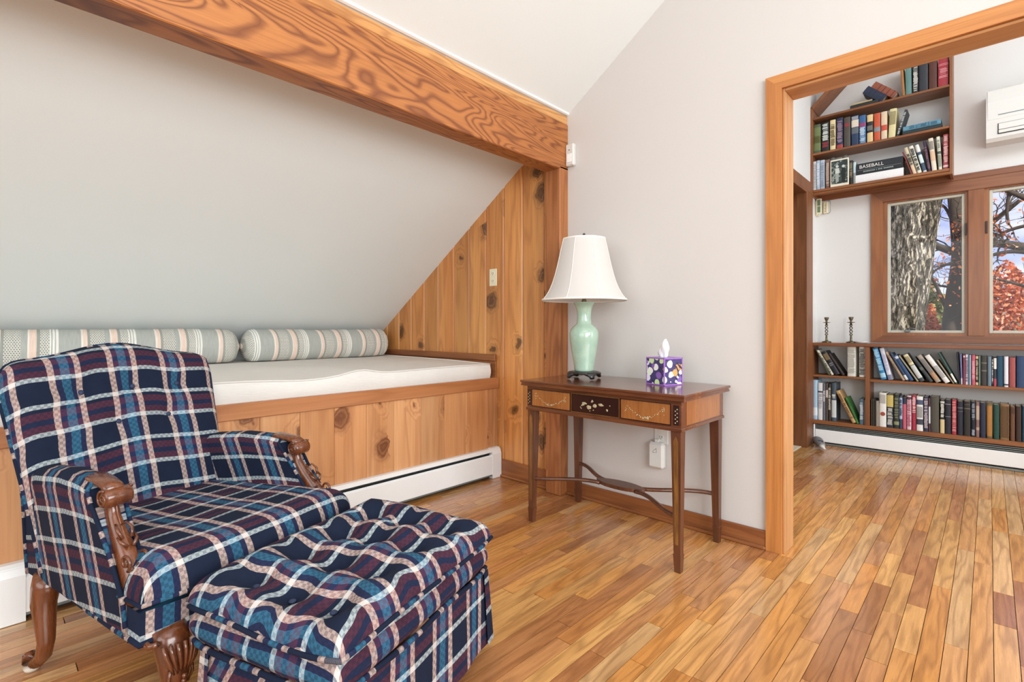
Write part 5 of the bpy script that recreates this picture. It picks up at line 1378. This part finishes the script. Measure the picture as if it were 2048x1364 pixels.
def limb(q, pts, r0, r1, n=8, segs=6):
    P_ = [Vector(p) for p in pts]; out = []
    m = len(P_)
    for i in range(m-1):
        a = P_[max(i-1, 0)]; b = P_[i]; c_ = P_[i+1]; d = P_[min(i+2, m-1)]
        for k in range(segs):
            u = k/segs
            out.append(.5*((2*b)+(c_-a)*u+(2*a-5*b+4*c_-d)*u*u+(3*b-a-3*c_+d)*u**3))
    out.append(P_[-1]); L = len(out)
    q.sweep(out, [r0+(r1-r0)*(k/(L-1))**.8 for k in range(L)], n, up=(0, 1, .01)); return out
def twigs(q, base, dirv, length, r, depth, rg, tips):
    p = Vector(base); d = Vector(dirv).normalized(); pts = [p.copy()]; n = 6
    for k in range(n):
        d = (d+Vector((rg.uniform(-.35, .35), rg.uniform(-.3, .3), rg.uniform(-.28, .34)))).normalized(); p = p+d*length/n; pts.append(p.copy())
        if depth > 0 and k > 0 and rg.random() < .8:
            nd = (d+Vector((rg.uniform(-1.1, 1.1), rg.uniform(-.6, .6), rg.uniform(-.7, .9)))).normalized()
            twigs(q, p, nd, length*rg.uniform(.4, .7), r*.55, depth-1, rg, tips)
    tips.append(p.copy()); tips.append(pts[3].copy())
    q.sweep(pts, [max(r*(1-.8*k/n), .003) for k in range(n+1)], 5, up=(0, 1, .01))
tr1 = tag(empty('oak_tree', tuple(at(1815, 655, 9.0)-Vector((0, 0, 3.6)))), 'huge rough-barked tree trunk right outside the library window', 'tree')
q = MB(); nr, nz_ = 48, 90
b0, b1 = at(1790, 700, 9.0), at(1832, 380, 9.0)
def P(i, j):
    z = -2.6+8.6*i/(nz_-1); u = (z-b0.z)/(b1.z-b0.z); cx_ = b0.x+(b1.x-b0.x)*u; cy_ = 9.0
    r = .285+.0*u+(.25*math.exp(-(z+2.6)/.7)); th = 2*PI*j/(nr-1)
    n_ = noise.noise(Vector((math.cos(th)*2.6, math.sin(th)*2.6, z*.7)))*.10+noise.noise(Vector((math.cos(th)*7, math.sin(th)*7, z*1.4+5)))*.07
    rid = .022*abs(math.sin(th*11+noise.noise(Vector((th, z*1.2, 1)))*5))
    return (cx_+(r*(1+n_)+rid)*math.cos(th), cy_+(r*(1+n_)+rid)*math.sin(th), z)
q.grid(P, nz_, nr)
q.build('trunk', BARK, tr1)
q = MB(); limb(q, [(b0.x+.02, 8.95, 2.6), (b1.x+.35, 8.6, 4.2), (b1.x+1.0, 8.3, 5.8)], .17, .10, 10); q.build('limb', BARK, tr1)

LEAFO = bpy.data.materials.new('autumn_leaves'); t = NT(LEAFO)
r_ = t.n('ShaderNodeNewGeometry').outputs['Random Per Island']
lc_ = t.ramp(r_, [(0, '#b85a2c'), (.15, '#e07a3c'), (.3, '#f09a60'), (.45, '#c8663a'), (.6, '#f6b890'), (.72, '#9a4c28'), (.85, '#e58a52'), (.94, '#dcc0a0')], 'CONSTANT')
t.out(t.n('ShaderNodeMixShader', {0: .35, 1: bsdf(t, lc_, .7), 2: t.n('ShaderNodeBsdfTranslucent', {'Color': lc_}).outputs[0]}).outputs[0])
LEAFG = bpy.data.materials.new('olive_leaves'); t = NT(LEAFG)
r_ = t.n('ShaderNodeNewGeometry').outputs['Random Per Island']
lc_ = t.ramp(r_, [(0, '#5f6b34'), (.25, '#8a8a45'), (.45, '#47542c'), (.65, '#a39a5a'), (.82, '#6d6a3c'), (.93, '#b5824a')], 'CONSTANT')
t.out(bsdf(t, lc_, .8))
def leaves(q, c, n, size, rg):
    for _ in range(n):
        p = Vector(c())
        a = Vector((rg.gauss(0, 1), rg.gauss(0, 1), rg.gauss(0, 1))).normalized(); b = a.cross(Vector((rg.gauss(0, 1), rg.gauss(0, 1), rg.gauss(0, 1)))).normalized()
        s1 = size*rg.uniform(.6, 1.3); s2 = s1*.55
        q.add([p-a*s1, p-b*s2, p+a*s1, p+b*s2], [(0, 1, 2, 3)])
def bare_tree(name, label, trunk, r0, r1, limbs, seed, leafn, Yp, tw=1.0):
    o = tag(empty(name, (trunk[0][0], Yp, -2.6)), label, 'tree')
    q = MB(); limb(q, trunk, r0, r1, 10); q.build('trunk', DBARK, o)
    rg = random.Random(seed); tips = []
    q = MB()
    for (pts, a, b) in limbs:
        out = limb(q, pts, a, b, 7, 5)
        for k in range(3, len(out)-1, 3):
            d = (out[k+1]-out[k-1]).normalized()
            twigs(q, out[k], d+Vector((rg.uniform(-.9, .9), rg.uniform(-.5, .5), rg.uniform(-.5, 1))), tw*rg.uniform(.4, .9), max(b*.6, .008), 2, rg, tips)
    q.build('branches', DBARK, o)
    if leafn:
        q = MB()
        def pick():
            t_ = rg.choice(tips); return (t_.x+rg.gauss(0, .09), t_.y+rg.gauss(0, .09), t_.z+rg.gauss(0, .08))
        leaves(q, pick, leafn, .034, rg); tag(q.build('foliage', LEAFO, o), kind='stuff')
Yb = 12.0
T2 = [at(1895, 860, Yb), at(1903, 700, Yb), at(1911, 600, Yb), at(1921, 520, Yb), at(1917, 460, Yb), at(1908, 380, Yb), at(1902, 250, Yb)]
bare_tree('maple_tree', 'dark forked tree with bare twigs, seen through the nearer library window sash', T2, .20, .085,
  [([at(1918, 505, Yb), at(1895, 500, Yb), at(1868, 488, Yb-.3), at(1848, 462, Yb-.5), at(1835, 430, Yb-.6)], .085, .03),
   ([at(1919, 500, Yb), at(1950, 470, Yb), at(1990, 440, Yb-.3), at(2040, 400, Yb-.4)], .07, .03),
   ([at(1905, 640, Yb), at(1885, 600, Yb), at(1866, 560, Yb-.2), at(1850, 545, Yb-.3)], .05, .015),
   ([at(1915, 470, Yb), at(1890, 415, Yb), at(1862, 408, Yb), at(1840, 400, Yb)], .03, .012),
   ([at(1916, 520, Yb), at(1880, 535, Yb), at(1845, 560, Yb), at(1820, 570, Yb)], .025, .01),
   ([at(1905, 575, Yb), at(1870, 570, Yb), at(1835, 562, Yb)], .025, .012)], 5, 420, Yb)
T3 = [at(2150, 800, 11), at(2140, 640, 11), at(2125, 540, 11), at(2100, 480, 11), at(2096, 400, 11), at(2100, 300, 11)]
bare_tree('spreading_tree', 'leafy branched tree seen through the second library window sash', T3, .16, .05,
  [([at(2110, 505, 11), at(2020, 490, 11), at(1985, 488, 10.8), at(1950, 500, 10.7)], .075, .05),
   ([at(2105, 500, 11), at(2110, 470, 11), at(2120, 430, 11)], .07, .03),
   ([at(2110, 515, 11), at(2030, 503, 11), at(1975, 515, 11), at(1950, 545, 11)], .04, .02),
   ([at(2100, 440, 11), at(2020, 460, 11), at(1990, 480, 11)], .03, .02),
   ([at(2100, 420, 11), at(2040, 392, 11), at(2000, 375, 10.9), at(1970, 360, 10.8)], .05, .02),
   ([at(2020, 380, 11), at(2014, 420, 11), at(2018, 450, 11)], .03, .015),
   ([at(2140, 600, 11), at(2040, 570, 11), at(1985, 555, 11), at(1960, 540, 11)], .03, .012)], 8, 520, 11, .8)
def bush(name, px0, px1, ytop, ybot, Y, n, size, mat, label, seed):
    A = at(px0, ytop, Y); B = at(px1, ybot, Y); rg = random.Random(seed)
    o = tag(empty(name, ((A.x+B.x)/2, Y, -2.6)), label, 'tree', 'autumn trees below the window')
    cx_, rx = (A.x+B.x)/2, (B.x-A.x)/2; z0, z1 = -2.0, A.z
    def pick():
        while 1:
            a, b, c_ = rg.uniform(-1, 1), rg.uniform(-1, 1), rg.uniform(-1, 1)
            if .35 < a*a+b*b+c_*c_ < 1 and b < .3: break
        k = 1+.22*noise.noise(Vector((a*3, c_*3, seed)))
        return (cx_+a*rx*k, Y+b*rx*.7, (z0+z1)/2+c_*(z1-z0)/2*k)
    q = MB(); leaves(q, pick, n, size, rg); tag(q.build('foliage', mat, o), kind='stuff')
    q = MB(); limb(q, [(cx_, Y, -2.6), (cx_+.1, Y, -1.0), (cx_, Y, z1*.6)], .12, .05, 7); q.build('trunk', DBARK, o)
bush('autumn_tree', 1880, 2130, 538, 720, 15, 17000, .052, LEAFO, 'orange-leaved tree whose crown fills the second window sash', 21)
bush('autumn_tree', 1815, 1905, 612, 700, 16, 5500, .055, LEAFO, 'low orange-leaved tree between the rough trunk and the forked tree', 22)
bush('olive_tree', 1790, 1930, 570, 690, 24, 4200, .16, LEAFG, 'distant olive green tree behind the low orange one', 23)
bush('olive_tree', 1700, 1820, 575, 690, 22, 2500, .16, LEAFG, 'distant olive green tree hidden mostly by the rough trunk', 24)
q = MB().add([(-60, 5.6, -2.6), (60, 5.6, -2.6), (60, 120, -1.5), (-60, 120, -1.5)], [(0, 1, 2, 3)])
tag(q.build('ground', plain('leaf_strewn_ground', '#8a6a44', .95, var=.35, nscale=2)), kind='structure')
q = MB()
rg = random.Random(2)
n_ = 60
q.add([(-60+2*k, 70, -2) for k in range(n_)]+[(-60+2*k, 70, 3.2+1.2*noise.noise(Vector((k*.2, 0, 0)))) for k in range(n_)]+[(-60+2*k, 84, -2) for k in range(n_)],
      [(k, k+1, k+1+n_, k+n_) for k in range(n_-1)]+[(k+n_, k+1+n_, k+1+2*n_, k+2*n_) for k in range(n_-1)])
tag(q.build('hills', plain('wooded_ridge', '#7d7358', .95, var=.4, nscale=.8)), kind='structure')
